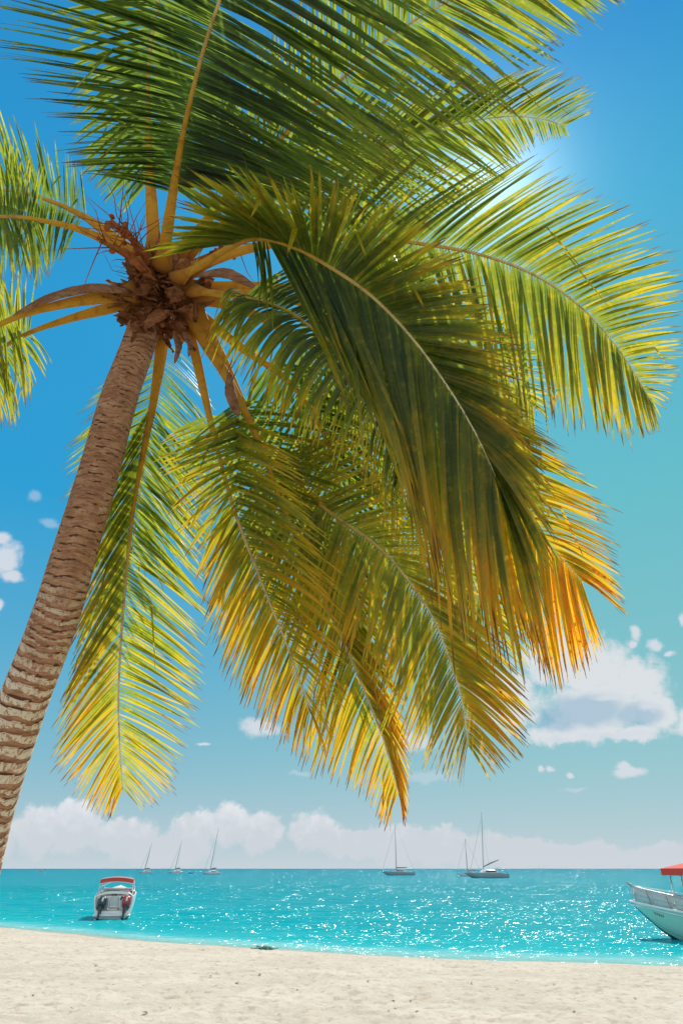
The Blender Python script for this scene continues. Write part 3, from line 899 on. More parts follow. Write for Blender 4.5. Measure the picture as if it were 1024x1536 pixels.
# two more hanging fronds filling the heart of the tree
frond([(270, 446, 5.35), (360, 520, 5.45), (430, 570, 5.5), (480, 640, 5.5), (512, 740, 5.45), (530, 850, 5.4), (540, 950, 5.3)],
      [(1.6, 330, 660, 5.3), (2, 345, 720, 5.2), (3, 400, 830, 5.1), (4, 440, 930, 5.05), (5, 480, 1010, 5.05), (6, 520, 1050, 5.1)],
      [(1.6, 520, 560, 5.4), (2, 560, 610, 5.4), (3, 610, 720, 5.35), (4, 625, 850, 5.25), (5, 610, 960, 5.15), (6, 570, 1040, 5.1)],
      age=(.14, .18, .22), space=.028, seed=41, r0=.046, lift=.24)
frond([(282, 440, 5.4), (390, 476, 5.6), (490, 540, 5.7), (580, 640, 5.75), (650, 750, 5.7), (700, 850, 5.65), (735, 940, 5.6)],
      [(1.6, 440, 690, 5.5), (2, 480, 740, 5.5), (3, 580, 840, 5.45), (4, 650, 930, 5.4), (5, 700, 1000, 5.4), (6, 738, 1030, 5.4)],
      [(1.6, 580, 470, 5.7), (2, 650, 530, 5.7), (3, 730, 660, 5.65), (4, 790, 800, 5.6), (5, 815, 910, 5.55), (6, 790, 1010, 5.5)],
      age=(.24, .26, .2), space=.031, seed=42, r0=.046, lift=.2)
# left fronds
frond([(205, 440, 5.2), (100, 455, 5.0), (0, 487, 4.8), (-100, 560, 4.6), (-180, 680, 4.5)],
      [(1.8, 0, 410, 4.7), (2.3, -50, 390, 4.6), (3, -160, 470, 4.4), (4, -245, 660, 4.3)],
      [(1.8, 38, 600, 4.65), (2.3, -5, 650, 4.55), (3, -80, 730, 4.35), (4, -190, 860, 4.2)],
      age=(.25, .2, .2), seed=25, space=.022, vary=.12, lift=.42, width=.034, r0=.056)
frond([(205, 452, 5.25), (92, 482, 5.2), (15, 515, 5.15), (-60, 580, 5.0), (-110, 680, 4.9)],
      [(1.6, 48, 425, 5.1), (2, 8, 415, 5.0), (3, -95, 450, 4.9), (4, -170, 650, 4.8)],
      [(1.6, 82, 545, 5.1), (1.9, 60, 575, 5.05), (2.3, 25, 615, 4.95), (3, -30, 680, 4.85), (4, -85, 800, 4.8)],
      age=(.28, .2, .2), seed=26, space=.022, vary=.12, lift=.42, width=.034, r0=.050)
frond([(222, 398, 5.25), (140, 352, 5.05), (70, 332, 4.95), (0, 325, 4.85), (-80, 340, 4.75), (-160, 395, 4.7)],
      [(2.2, 70, 262, 4.8), (2.6, 38, 235, 4.7), (3, -10, 215, 4.65), (4, -120, 230, 4.5), (5, -245, 360, 4.5)],
      [(2.2, 72, 405, 4.75), (2.6, 48, 412, 4.7), (3, 15, 425, 4.65), (4, -70, 510, 4.5), (5, -165, 570, 4.5)],
      age=(.16, .2, .2), seed=27, r0=.05, ragged=.15, vary=.12, lift=.40, width=.034, space=.020)
frond([(212, 388, 5.4), (160, 347, 5.45), (110, 316, 5.5), (50, 293, 5.5), (0, 285, 5.5), (-80, 292, 5.5), (-150, 325, 5.5)],
      [(1.7, 122, 255, 5.4), (2.2, 96, 232, 5.4), (2.6, 52, 205, 5.4), (3, 18, 178, 5.4), (4, -40, 165, 5.4), (5, -110, 180, 5.4), (6, -235, 280, 5.3)],
      [(1.7, 98, 375, 5.3), (2.2, 80, 395, 5.2), (3, 38, 410, 5.2), (4, -5, 425, 5.2), (5, -80, 465, 5.2), (6, -165, 465, 5.2)],
      age=(.14, .2, .16), seed=28, r0=.046, ragged=.15, vary=.12, lift=.30, width=.034, space=.019)

# ---- crown: fibre sheaths, old spathes, flower stalks
def flake(mb, base, d, up, L, W, rg, curl=.25):
    """a torn, curled piece of leaf sheath"""
    d = d.normalized(); sd_ = d.cross(up).normalized(); nn = sd_.cross(d).normalized()
    rows_ = []
    N, Mx = 9, 6
    ph = rg.uniform(0, 9)
    for i in range(N + 1):
        t_ = i / N
        w = W * (1 - t_ ** 1.6) ** .8 * (.75 + .5 * math.sin(min(t_ * 2.6 + .4, 3.1))) * .5 + .003
        row = []
        for j in range(Mx + 1):
            s_ = j / Mx * 2 - 1
            z = curl * L * t_ * t_ - .45 * w * s_ * s_ + .02 * mnoise.noise(Vector((t_ * 5 + ph, s_ * 2, ph)))
            e = .018 * mnoise.noise(Vector((t_ * 13 + ph, s_ * 3, 1)))
            row.append(mb.add(base + d * (L * t_ + e * 2) + sd_ * (w * s_ + e) + nn * z - BASE))
        rows_.append(row)
    for i in range(N):
        for j in range(Mx):
            mb.f.append((rows_[i][j], rows_[i][j + 1], rows_[i + 1][j + 1], rows_[i + 1][j]))

rg = random.Random(5)
axis = (tp[-1] - tp[-3]).normalized()
core = MB()
pts_, rad_ = [], []
for i in range(26):
    t_ = i / 25
    pts_.append(tp[-2] + axis * (t_ * .62 - .16)); rad_.append(.108 + .062 * math.sin(min(t_ * 2.2, 1) * 1.57) * (1 - max(0, t_ - .6) * 1.6))
rws = core.tube([q - BASE for q in pts_], rad_, 30)
for row in rws:
    for vi in row:
        v = Vector(core.v[vi]); c_ = v + BASE - tp[-2]
        ax = tp[-2] - BASE + axis * c_.dot(axis)
        off = v - ax
        core.v[vi] = tuple(ax + off * (1 + .35 * mnoise.noise(v * 7) + .16 * mnoise.noise(v * 20)))
uref = axis.orthogonal().normalized(); vref = axis.cross(uref)
for k in range(120):
    an = rg.uniform(0, 2 * math.pi)
    rad = uref * math.cos(an) + vref * math.sin(an)
    h_ = rg.uniform(-.16, .32)
    base = tp[-2] + axis * h_ + rad * rg.uniform(.10, .15)
    d = (rad * rg.uniform(.35, 1.2) + axis * rg.uniform(-.75, .8) + Vector((rg.gauss(0, .25), rg.gauss(0, .25), rg.gauss(0, .2))))
    shift = Vector((.17, -.04, -.04)) * max(0, rg.uniform(-.2, 1.7)) if k >= 60 else Vector((0, 0, 0))
    flake(core, base + shift, d, axis if abs(d.normalized().dot(axis)) < .9 else rad, rg.uniform(.10, .25), rg.uniform(.08, .17), rg, rg.uniform(-.35, .35))
# loose threads of fibre
for k in range(60):
    an = rg.uniform(0, 2 * math.pi)
    rad = uref * math.cos(an) + vref * math.sin(an)
    p0 = tp[-2] + axis * rg.uniform(-.15, .4) + rad * .15
    d = (rad + axis * rg.uniform(-.6, .6)).normalized() * rg.uniform(.10, .32)
    mid = p0 + d * .5 + Vector((rg.gauss(0, .03), rg.gauss(0, .03), rg.gauss(0, .03)))
    core.tube([p0 - BASE, mid - BASE, p0 + d + Vector((0, 0, -.06 * rg.random())) - BASE], [.004, .003, .0012], 4)
sh = core.build('fibre_sheath', M_FIBRE, palm)

def sheath_strip(pix, r, name, mat, flat=.35):
    pts = [P(*q) for q in pix]
    sp, L = catmull(pts, 22)
    mb = MB()
    rads = [max(.004, r * math.sin(math.pi * min(.08 + .92 * (i / 22), 1.0)) ** .55) * (1 + .16 * mnoise.noise(Vector((i * .45, r * 50, 0)))) for i in range(23)]
    mb.tube([q - BASE for q, u in sp], rads, 12, True, Vector((0.1, .2, 1)), flat)
    return mb.build(name, mat, palm)
sheath_strip([(195, 437, 5.12), (140, 432, 5.0), (80, 445, 4.92), (20, 473, 4.78)], .052, 'spathe', M_SPATHE)
sheath_strip([(300, 412, 5.1), (340, 410, 5.0), (385, 432, 4.9)], .055, 'spathe', M_SPATHE)
sheath_strip([(262, 500, 5.2), (268, 520, 5.18), (262, 545, 5.15)], .036, 'spathe', M_SPATHE, .6)
sheath_strip([(345, 560, 5.1), (346, 590, 5.08), (358, 625, 5.05)], .055, 'spathe', M_SPATHE, .6)
sheath_strip([(276, 498, 5.2), (285, 515, 5.15), (283, 535, 5.12)], .032, 'spathe', M_SPATHE, .6)

def flower(pix, strands, nuts, seed, spread_=.24, droop=-.1, nut_r=.017):
    rg = random.Random(seed)
    pts = [P(*q) for q in pix]
    sp, L = catmull(pts, 14)
    mb = MB()
    mb.tube([q - BASE for q, u in sp], [.045 - .033 * i / 14 for i in range(15)], 9)
    d0 = (sp[-1][0] - sp[0][0]).normalized()
    places = []
    for k in range(strands):
        i = rg.randint(4, 14)
        b = sp[i][0]
        d = (d0 * rg.uniform(.4, 1.2) + Vector((rg.gauss(0, .55), rg.gauss(0, .4), rg.gauss(0.1, .55)))).normalized()
        ln = rg.uniform(.18, .42) * spread_ / .24
        q = [b + d * (ln * w) + Vector((0, 0, droop * ln * w * w)) + Vector((rg.gauss(0, .008), 0, rg.gauss(0, .008))) for w in (0, .35, .7, 1.0)]
        mb.tube([x - BASE for x in q], [.0055, .004, .0028, .001], 5)
    o = mb.build('flower_stalk', M_STALK, palm)
    for k in range(nuts):
        i = rg.randint(6, 14)
        c = sp[i][0] + Vector((rg.gauss(0, .035), rg.gauss(0, .035), rg.gauss(0, .035)))
        nb_ = MB()
        M = Matrix.Rotation(rg.uniform(0, 3), 3, Vector((rg.gauss(0, 1), rg.gauss(0, 1), rg.gauss(0, 1))).normalized())
        r = nut_r * rg.uniform(.75, 1.35)
        nb_.blob(c - BASE, (r, r, r * 1.25), M, 10, 7)
        nb_.build('nut', M_NUT, o)
flower([(232, 402, 5.2), (212, 375, 5.05), (190, 350, 4.95), (166, 330, 4.9)], 22, 16, 31)
flower([(225, 412, 5.15), (195, 385, 4.95), (165, 368, 4.8), (150, 362, 4.75)], 14, 3, 32, .26)
flower([(285, 400, 5.3), (315, 385, 5.35), (340, 372, 5.4), (358, 366, 5.4)], 8, 12, 33)

# ================================================================== BOATS
M_GEL = paint('white_gelcoat', (.86, .85, .83), .25, .5, .25, 1.6, dark=(.62, .60, .55))
M_GELSHADE = paint('grey_liner', (.64, .64, .62), .45, .4, .3, 2.5)
M_RED = paint('red_canvas', (.62, .075, .055), .75, .2, .25, 4)
M_TRIM = paint('pale_trim', (.74, .66, .62), .5, .4, .2, 3)
M_STEEL = paint('stainless_tube', (.62, .63, .64), .28, .5, .1, 5, metal=.7)
M_BLACK = paint('black_cowl', (.035, .045, .055), .3, .5, .3, 5, dark=(.09, .09, .09))
M_GREYM = paint('grey_metal', (.33, .35, .37), .4, .5, .3, 6)
M_COWLRED = paint('red_cowl', (.42, .045, .05), .35, .5, .2, 5)
M_BOTTOM = paint('dark_bottom_paint', (.03, .075, .075), .6, .3, .5, 3, dark=(.10, .12, .08))
M_CUSH = paint('seat_vinyl', (.66, .64, .60), .55, .3, .25, 6)
M_GLASSY = paint('tinted_window', (.035, .05, .065), .12, .6, .1, 4)
M_SEALITHULL = paint('sea_lit_white_hull', (.34, .66, .55), .25, .5, .25, 1.5, dark=(.24, .50, .42))  # white hull with the green light off the water put into its colour
M_CANVAS = paint('grey_canvas_panel', (.55, .58, .56), .8, .2, .3, 4)
M_ROPE = paint('rope', (.32, .26, .15), .9, .1, .4, 20)
M_DARKHULL = paint('slate_hull', (.13, .17, .19), .35, .45, .3, 1.0)
M_PALEHULL = paint('pale_hull', (.62, .64, .63), .35, .45, .25, 1.0)
M_MAST = paint('mast_alloy', (.30, .33, .35), .4, .5, .2, 2.0)
M_MASTPALE = paint('pale_mast', (.50, .51, .52), .4, .5, .2, 2.0)
M_SLATE = paint('grey_blue_hull', (.27, .34, .36), .35, .45, .3, 1.0)
M_SAIL = paint('sail_cover', (.16, .19, .23), .8, .2, .3, 2.0)

def hull_sections(L, B, free_s, free_b, draft, stern_w=.92, fine=.75, n=16, rake=.12):
    """port gunwale -> keel -> starboard gunwale sections, stern (y=0) to bow (y=L)"""
    secs = []
    for i in range(n + 1):
        f = i / n
        w = B / 2 * (stern_w + (1 - stern_w) * min(f / .35, 1)) * (1 if f < .4 else max(.012, 1 - ((f - .4) / .6) ** (1.6 + fine)))
        sheer = free_s + (free_b - free_s) * f ** 1.7
        kz = -draft + (sheer * .97 + draft) * max(0, (f - .63) / .37) ** 2.6
        y = L * f
        cz = kz + (sheer - kz) * .30
        half = [(w, sheer), (w * .985, sheer * .72 + cz * .28), (w * .93, sheer * .36 + cz * .64), (w * .84, cz), (w * .45, kz * .6 + cz * .4), (0, kz)]
        rk = rake * L * max(0, f - .7) / .3
        row = []
        for (x, z) in half: row.append(Vector((-x, y + rk * max(0, z) / max(free_b, .1) * .6, z)))
        for (x, z) in reversed(half[:-1]): row.append(Vector((x, y + rk * max(0, z) / max(free_b, .1) * .6, z)))
        secs.append(row)
    return secs

def outboard(parent, loc, rz, tilt, cowl_mat, cover=False):
    body = MB(); M = Matrix.Rotation(rz, 3, 'Y') @ Matrix.Rotation(tilt, 3, 'X')
    # leg and gearcase: the base mesh of the engine
    def q(x, y, z): return Vector(loc) + M @ (Vector((x, y, z)) * 1.15)
    secs = []
    for z, w, d, yo in ((.02, .105, .17, -.02), (-.16, .085, .14, -.04), (-.36, .055, .115, -.05), (-.52, .05, .12, -.05), (-.58, .11, .16, -.07), (-.60, .11, .16, -.07), (-.63, .04, .12, -.05), (-.78, .03, .09, -.04), (-.88, .018, .06, -.02)):
        secs.append([q(w * math.cos(2 * math.pi * k / 14), yo + d * math.sin(2 * math.pi * k / 14), z) for k in range(14)])
    body.loft(secs, True, True)
    o = crease(body.build('outboard_motor', M_BLACK, parent))
    gc = MB()
    gc.tube([q(0, .17, -.74), q(0, .10, -.74), q(0, -.06, -.74), q(0, -.20, -.74), q(0, -.27, -.74)], [.012, .06, .075, .06, .03], 12)
    gc.build('gearcase', M_BLACK, o)
    cw = MB()
    secs = []
    for z, w, d, yo in ((.02, .17, .23, -.02), (.08, .205, .275, -.03), (.24, .215, .29, -.03), (.38, .20, .27, -.02), (.46, .165, .22, 0), (.50, .09, .13, .02)):
        s = []
        for k in range(18):
            an = 2 * math.pi * k / 18
            ca, sa = math.cos(an), math.sin(an)
            e = .62
            s.append(q(w * abs(ca) ** e * (1 if ca > 0 else -1), yo + d * abs(sa) ** e * (1 if sa > 0 else -1), z))
        secs.append(s)
    cw.loft(secs, True, True)
    crease(cw.build('cowl', cowl_mat, o), 50)
    st = MB(); st.box(q(0, -.318, .26), (.10, .03, .22), M, .012); st.build('cowl_badge', M_TRIM, o)
    pr = MB()
    for k in range(3):
        a_ = k * 2.094 + .3
        p1 = [q(.03 * math.cos(a_), -.25, -.74 + .03 * math.sin(a_)), q(.13 * math.cos(a_ - .3), -.265, -.74 + .13 * math.sin(a_ - .3)), q(.17 * math.cos(a_ + .2), -.24, -.74 + .17 * math.sin(a_ + .2)), q(.09 * math.cos(a_ + .55), -.225, -.74 + .09 * math.sin(a_ + .55))]
        ids = [pr.add(p) for p in p1] + [pr.add(p + M @ Vector((0, .012, 0))) for p in p1]
        pr.f += [(0 + ids[0], ids[1], ids[2], ids[3]), (ids[7], ids[6], ids[5], ids[4])] + [(ids[a], ids[(a + 1) % 4], ids[4 + (a + 1) % 4], ids[4 + a]) for a in range(4)]
    pr.tube([q(0, -.20, -.74), q(0, -.31, -.74)], [.035, .02], 10)
    pr.build('propeller', M_GREYM, o, False)
    br = MB(); br.box(q(0, .22, -.06), (.22, .14, .34), M, .02); br.box(q(0, .28, .06), (.30, .08, .08), M, .015)
    br.build('bracket', M_GREYM, o, False)
    return o

def slab(mb, pts, th):
    """thin closed slab from a grid of points, thickened downwards"""
    n, m_ = len(pts), len(pts[0])
    top = [[mb.add(p) for p in r] for r in pts]
    bot = [[mb.add(Vector(p) - Vector((0, 0, th))) for p in r] for r in pts]
    for i in range(n - 1):
        for j in range(m_ - 1):
            mb.f.append((top[i][j], top[i][j + 1], top[i + 1][j + 1], top[i + 1][j]))
            mb.f.append((bot[i + 1][j], bot[i + 1][j + 1], bot[i][j + 1], bot[i][j]))
    for i in range(n - 1):
        mb.f.append((top[i][0], top[i + 1][0], bot[i + 1][0], bot[i][0])); mb.f.append((top[i + 1][-1], top[i][-1], bot[i][-1], bot[i + 1][-1]))
    for j in range(m_ - 1):
        mb.f.append((top[0][j + 1], top[0][j], bot[0][j], bot[0][j + 1])); mb.f.append((top[-1][j], top[-1][j + 1], bot[-1][j + 1], bot[-1][j]))

def open_hull(secs, th=.07):
    """outer shell, rolled gunwale and inner liner (open on top, closed at the stern up to the given row)"""
    mb = MB()
    outer = [[mb.add(p) for p in s] for s in secs]
    m_ = len(secs[0])
    inner = []
    for s in secs:
        row = []
        zt = s[0].z
        for k, p in enumerate(s):
            sx = math.copysign(1, p.x) if abs(p.x) > 1e-6 else 0
            row.append(mb.add((p.x - sx * min(th, abs(p.x) * .8), p.y, max(p.z + th, min(zt, .42)) if k not in (0, m_ - 1) else p.z)))
        inner.append(row)
    for i in range(len(secs) - 1):
        for k in range(m_ - 1):
            mb.f.append((outer[i][k], outer[i + 1][k], outer[i + 1][k + 1], outer[i][k + 1]))
            mb.f.append((inner[i][k + 1], inner[i + 1][k + 1], inner[i + 1][k], inner[i][k]))
        mb.f.append((outer[i][0], inner[i][0], inner[i + 1][0], outer[i + 1][0]))
        mb.f.append((inner[i][-1], outer[i][-1], outer[i + 1][-1], inner[i + 1][-1]))
    for e, flip in ((0, 0), (-1, 1)):
        for k in range(m_ - 1):
            q_ = (outer[e][k], outer[e][k + 1], inner[e][k + 1], inner[e][k])
            mb.f.append(q_ if not flip else tuple(reversed(q_)))
    return mb

# ---- white speedboat with two outboards, stern to the beach
loc, tb = on_sea(167, 1379)
hd = math.atan2(loc.x, loc.y)
boat = empty('motorboat', (loc.x, loc.y, SEA), -hd - R(3))
tag(boat, 'white open motorboat with red sun canopy and two tilted outboards, stern towards the beach', 'motorboat')
LB, BB = 6.2, 2.34
secs = hull_sections(LB, BB, 1.18, 1.52, .30, .94, .9)
crease(open_hull(secs).build('hull', M_GEL, boat), 40)
# transom wall with raised rounded coaming
tm = MB()
prof = []
for k in range(21):
    x = -1.03 + 2.06 * k / 20
    top = 1.19 + .20 * (1 - (abs(x) / 1.03) ** 3.2)
    prof.append((x, top))
pts = [[Vector((x, .36, z)) for x, z in prof], [Vector((x, .72, z + .02)) for x, z in prof], [Vector((x * .97, 1.25, z + .03)) for x, z in prof]]
slab(tm, pts, .10)
crease(tm.build('stern_coaming', M_GEL, boat), 45)
tm = MB(); tm.box((0, .42, .86), (2.02, .06, .62), None, .02)
tm.build('transom_panel', M_GEL, boat, False)
tm = MB(); tm.box((-.62, .36, .66), (.62, .05, .78), None, .03)
tm.build('motor_well', M_GREYM, boat, False)
tm = MB(); tm.box((.66, .36, .62), (.58, .05, .70), None, .03)
tm.build('motor_well', M_GELSHADE, boat, False)
tm = MB(); tm.box((.02, .37, .78), (.52, .06, .68), None, .03)
tm.build('stern_locker', M_CUSH, boat, False)
tm = MB()
for z_, y_ in ((.30, -.02), (.46, .14), (.62, .26)): tm.box((.02, y_ + .12, z_), (.50, .30, .045), None, .015)
tm.build('boarding_step', M_GEL, boat, False)
tm = MB(); tm.box((0, .02, .20), (2.08, .56, .10), None, .03)
tm.build('swim_platform', M_GEL, boat, False)
# foredeck, windscreen and console
fd = MB(); pts = []
for i in range(9):
    f = .58 + .42 * i / 8
    k = min(int(f * 16), 16)
    s = secs[k]; w = s[0].x; zt = s[0].z
    pts.append([Vector((w * .97 * (1 - 2 * j / 8), s[0].y, zt + .015 + .20 * (1 - (abs(1 - 2 * j / 8)) ** 2) * (1 - .5 * i / 8))) for j in range(9)])
slab(fd, pts, .05)
crease(fd.build('foredeck', M_GEL, boat), 50)
cs = MB(); cs.box((.42, 2.7, .98), (.72, .55, .82), None, .08); cs.build('console', M_GEL, boat, False)
for sx in (-.55, .42):
    st = MB(); st.box((sx, 2.0, .86), (.55, .50, .16), None, .05); st.box((sx, 1.76, 1.06), (.55, .12, .44), Matrix.Rotation(.14, 3, 'X'), .05)
    crease(st.build('seat', M_CUSH, boat), 50)
ws = MB(); pts = []
for i in range(2):
    pts.append([Vector((.86 * math.sin(a_ * .30), 3.15 + .42 * math.cos(a_ * .30) + .10 * -i, 1.40 + .14 * i)) for a_ in range(-5, 6)])
slab(ws, [list(r) for r in pts], .012)
ws.build('windscreen', M_GEL, boat)
rl = MB()
for sx in (-1, 1):
    rl.tube([(sx * 1.02, 1.3, 1.24), (sx * 1.04, 2.2, 1.52), (sx * 1.02, 3.2, 1.62), (sx * .88, 4.2, 1.68), (sx * .45, 5.5, 1.85)], .016, 8)
    for y_, x_, z0, z1 in ((2.2, 1.04, 1.26, 1.52), (3.2, 1.02, 1.30, 1.62), (4.2, .88, 1.38, 1.68)): rl.tube([(sx * x_, y_, z0), (sx * x_, y_, z1)], .013, 8)
rl.build('handrail', M_STEEL, boat)
cp = MB(); pts = []
for i in range(7):
    y_ = .75 + 2.25 * i / 6
    pts.append([Vector((-.93 + 1.86 * j / 12, y_, 2.04 + .10 * (1 - ((j - 6) / 6) ** 2) + .035 * math.sin(i * math.pi / 6))) for j in range(13)])
slab(cp, pts, .03)
vy = [Vector((-.93 + 1.86 * j / 12, .75, 2.04 + .10 * (1 - ((j - 6) / 6) ** 2))) for j in range(13)]
slab(cp, [[p + Vector((0, -.02, -.03)) for p in vy], [p + Vector((0, .004, -.03)) for p in vy]], .20)
for sx in (-1, 1):
    slab(cp, [[Vector((sx * .93, .75 + 2.25 * j / 6, 2.01 + .035 * math.sin(j * math.pi / 6))) for j in range(7)], [Vector((sx * .955, .75 + 2.25 * j / 6, 2.01 + .035 * math.sin(j * math.pi / 6))) for j in range(7)]], .16)
can = crease(cp.build('canopy', M_RED, boat), 40)
tr_ = MB(); tr_.tube([p + Vector((0, -.03, .005)) for p in vy], .022, 8); tr_.tube([p + Vector((0, -.03, -.235)) for p in vy], .016, 8)
tr_.build('canopy_trim', M_TRIM, can)
for sx in (-1, 1):
    for y0, y1 in ((.80, .95), (2.95, 2.55)):
        po = MB(); po.tube([(sx * .93, y0, 2.02), (sx * 1.0, y1, 1.22)], .024, 8); po.build('canopy_post', M_TRIM, boat)
outboard(boat, (-.66, -.14, .60), R(9), R(-24), M_BLACK)
outboard(boat, (.70, -.14, .62), R(7), R(-22), M_COWLRED)
fu = MB(); fu.tube([(.50, .30, 1.08), (.42, .16, 1.12), (.40, .05, 1.0)], .05, 8); fu.tube([(.86, .26, 1.25), (.86, .22, .98)], .065, 10); fu.tube([(.60, .10, 1.02), (.66, -.05, 1.14)], .045, 8)
fu.build('tiller_gear', M_BLACK, boat)

# ---- tour boat at the right edge, bow towards the left
dirb = Vector((-.76, .65, 0)).normalized()
rz = math.atan2(-dirb.x, dirb.y)
Lr, Br = 7.4, 2.5
secs = hull_sections(Lr, Br, .58, 1.33, .42, .92, .55, 20, .10)
bow = P(944, 1352, (EYE - SEA - 1.33) / -(SP + (CYP - 1352) / PX * CP))
org = Vector((bow.x, bow.y, SEA)) - dirb * (secs[-1][0].y)
tour = empty('tour_boat', org, rz)
tag(tour, 'white tour boat, green water light in its hull colour, with railed white bow and red canopy at the right edge', 'boat')
hl = crease(open_hull(secs, .09).build('hull', M_SEALITHULL, tour), 40)
# rubbing strake (white gunwale) and dark bottom
gs_ = MB()
for sx in (0, -1):
    gs_.tube([s[sx] + Vector((0, 0, .005)) for s in secs], .055, 8)
    gs_.tube([s[sx] * .5 + s[1 if sx == 0 else -2] * .5 + Vector((.012 * (-1 if sx == 0 else 1), 0, 0)) for s in secs], .02, 8)
gs_.build('gunwale', M_GEL, hl)
bt = MB()
low_ = []
for s in secs:
    row = []
    for k in (3, 4, 5, 6, 7):
        q_ = s[k].copy()
        if k == 3: q_ = s[3].lerp(s[2], .12)
        if k == 7: q_ = s[7].lerp(s[8], .12)
        q_.x *= 1.012; q_.z -= .006; row.append(q_)
    low_.append(row)
bt.loft(low_, False); bt.build('bottom_paint', M_BOTTOM, hl)
dk = MB(); pts = []
for i in range(21):
    s = secs[i]
    pts.append([Vector((s[0].x * .93 * (1 - 2 * j / 6), s[0].y, s[0].z - (.10 if i > 11 else .42) + .05 * (1 - abs(1 - j / 3) ** 2))) for j in range(7)])
slab(dk, pts, .04); crease(dk.build('deck', M_GEL, tour), 50)
# bow pulpit: posts, rails and canvas panels
def sheer_pt(f, side, dz=0.0, inset=.94):
    x = f * 20; i = min(int(x), 19); w = x - i
    p = secs[i][0 if side < 0 else -1].lerp(secs[i + 1][0 if side < 0 else -1], w)
    return Vector((p.x * inset, p.y, p.z + dz))
for side in (-1, 1):
    top = [sheer_pt(.98 - .035 * k, side, .62 - .010 * k) for k in range(15)]
    r_ = MB(); r_.tube(top, .026, 8); r_.tube([p - Vector((0, 0, .30)) for p in top], .014, 6)
    r_.build('rail', M_STEEL, tour)
    for k in (0, 3, 6, 9, 12, 14):
        p_ = MB(); f = .98 - .035 * k
        p_.tube([sheer_pt(f, side, 0), sheer_pt(f, side, .62 - .010 * k)], .022, 8); p_.build('rail_post', M_STEEL, tour)
    for a_, b_ in ((0.3, 5.8), (6.2, 8.8), (9.2, 13.8)):
        c_ = MB()
        g_ = []
        for z_ in (.03, .28, .57):
            g_.append([sheer_pt(.98 - .035 * (a_ + (b_ - a_) * j / 6), side, z_ - .01 * (a_ + (b_ - a_) * j / 6), .925 + .006 * math.sin(j * 2.1)) for j in range(7)])
        ids = [[c_.add(p) for p in r] for r in g_]
        for i in range(2):
            for j in range(6): c_.f.append((ids[i][j], ids[i][j + 1], ids[i + 1][j + 1], ids[i + 1][j]))
        o_ = c_.build('canvas_panel', M_CANVAS, tour)
        md = o_.modifiers.new('thickness', 'SOLIDIFY'); md.thickness = .012
st = MB(); st.tube([sheer_pt(.975, -1, .60), sheer_pt(1.0, -1, .74, .5), sheer_pt(1.0, 1, .74, .5), sheer_pt(.975, 1, .60)], .024, 8)
st.build('rail', M_ROPE, tour)
# lashed rope and fender lines
for f, dz in ((.90, .55), (.80, .50), (.66, .46), (.55, .42)):
    rp = MB()
    a_ = sheer_pt(f, -1, dz, .99); b_ = sheer_pt(f - .02, -1, -.02, 1.02)
    rp.tube([a_, a_.lerp(b_, .5) + Vector((-.03, 0, -.02)), b_], .013, 6)
    rp.build('rope', M_ROPE, tour)
rp = MB()
rp.tube([sheer_pt(.70 - .02 * k, -1, .60 + .03 * math.sin(k * 1.7), .98) for k in range(10)], .04, 6)
rp.build('rope', M_ROPE, tour)
# cabin seat and canopy on posts
bx = MB(); bx.box((0, 4.6, .92), (1.5, .7, .55), None, .06); bx.box((.1, 3.4, 1.15), (1.2, .5, .9), None, .08); bx.build('bench', M_GEL, tour, False)
cp = MB(); pts = []
CX0, CZ = 1.10, 2.52
CY1 = 3.0
for _k in range(600):                      # length of the awning: its front corner stands just aft of the bow rail
    _w = org + Matrix.Rotation(rz, 3, 'Z') @ Vector((-CX0, CY1, CZ + .09)) - Vector((0, 0, EYE))
    if CXP + PX * _w.x / (_w.y * CP + _w.z * SP) <= 990: break
    CY1 += .01
for i in range(11):
    y_ = -.2 + (CY1 + .2) * i / 10
    e = min((10 - i) / 2.0, i / 2.0, 1)
    pts.append([Vector((-CX0 + 2 * CX0 * j / 12, y_, CZ + .06 + .36 * (1 - ((j - 6) / 6) ** 2) * (.25 + .75 * e))) for j in range(13)])
slab(cp, pts, .03)
rim = [Vector((-CX0, -.2, CZ + .09)), Vector((-CX0, CY1, CZ + .09)), Vector((CX0, CY1, CZ + .09)), Vector((CX0, -.2, CZ + .09))]
for a_, b_ in zip(rim, rim[1:] + rim[:1]):
    n_ = (b_ - a_).normalized().cross(Vector((0, 0, 1))) * .02
    slab(cp, [[a_ + n_, b_ + n_], [a_ - n_, b_ - n_]], .26)
crease(cp.build('canopy', M_RED, tour), 40)
for sx in (-1, 1):
    for y_ in (0.0, 2.3, CY1 - .2):
        sw_ = secs[min(int(y_ / Lr * 20), 20)][-1]
        po = MB(); po.tube([(sx * min(1.04, sw_.x * .84), y_, CZ + .08), (sx * sw_.x * .84, y_, sw_.z - .25)], .028, 8); po.build('canopy_post', M_STEEL, tour)
# small worn registration marks on the bow: too faint to read, kept as short strokes
mk = MB(); zz = []
for k in range(11):
    f = .885 - .005 * k
    x = f * 20; i = int(x); w = x - i
    p_ = (secs[i][1].lerp(secs[i + 1][1], w)).lerp(secs[i][2].lerp(secs[i + 1][2], w), .35 if k % 2 else .0)
    zz.append(p_ + Vector((-.012, 0, 0)))
mk.tube(zz, .008, 5); mk.build('bow_marking', M_COWLRED, hl)

# ---- anchored yachts far out
def wire(mb, a, b, r=.02): mb.tube([a, b], r, 4)

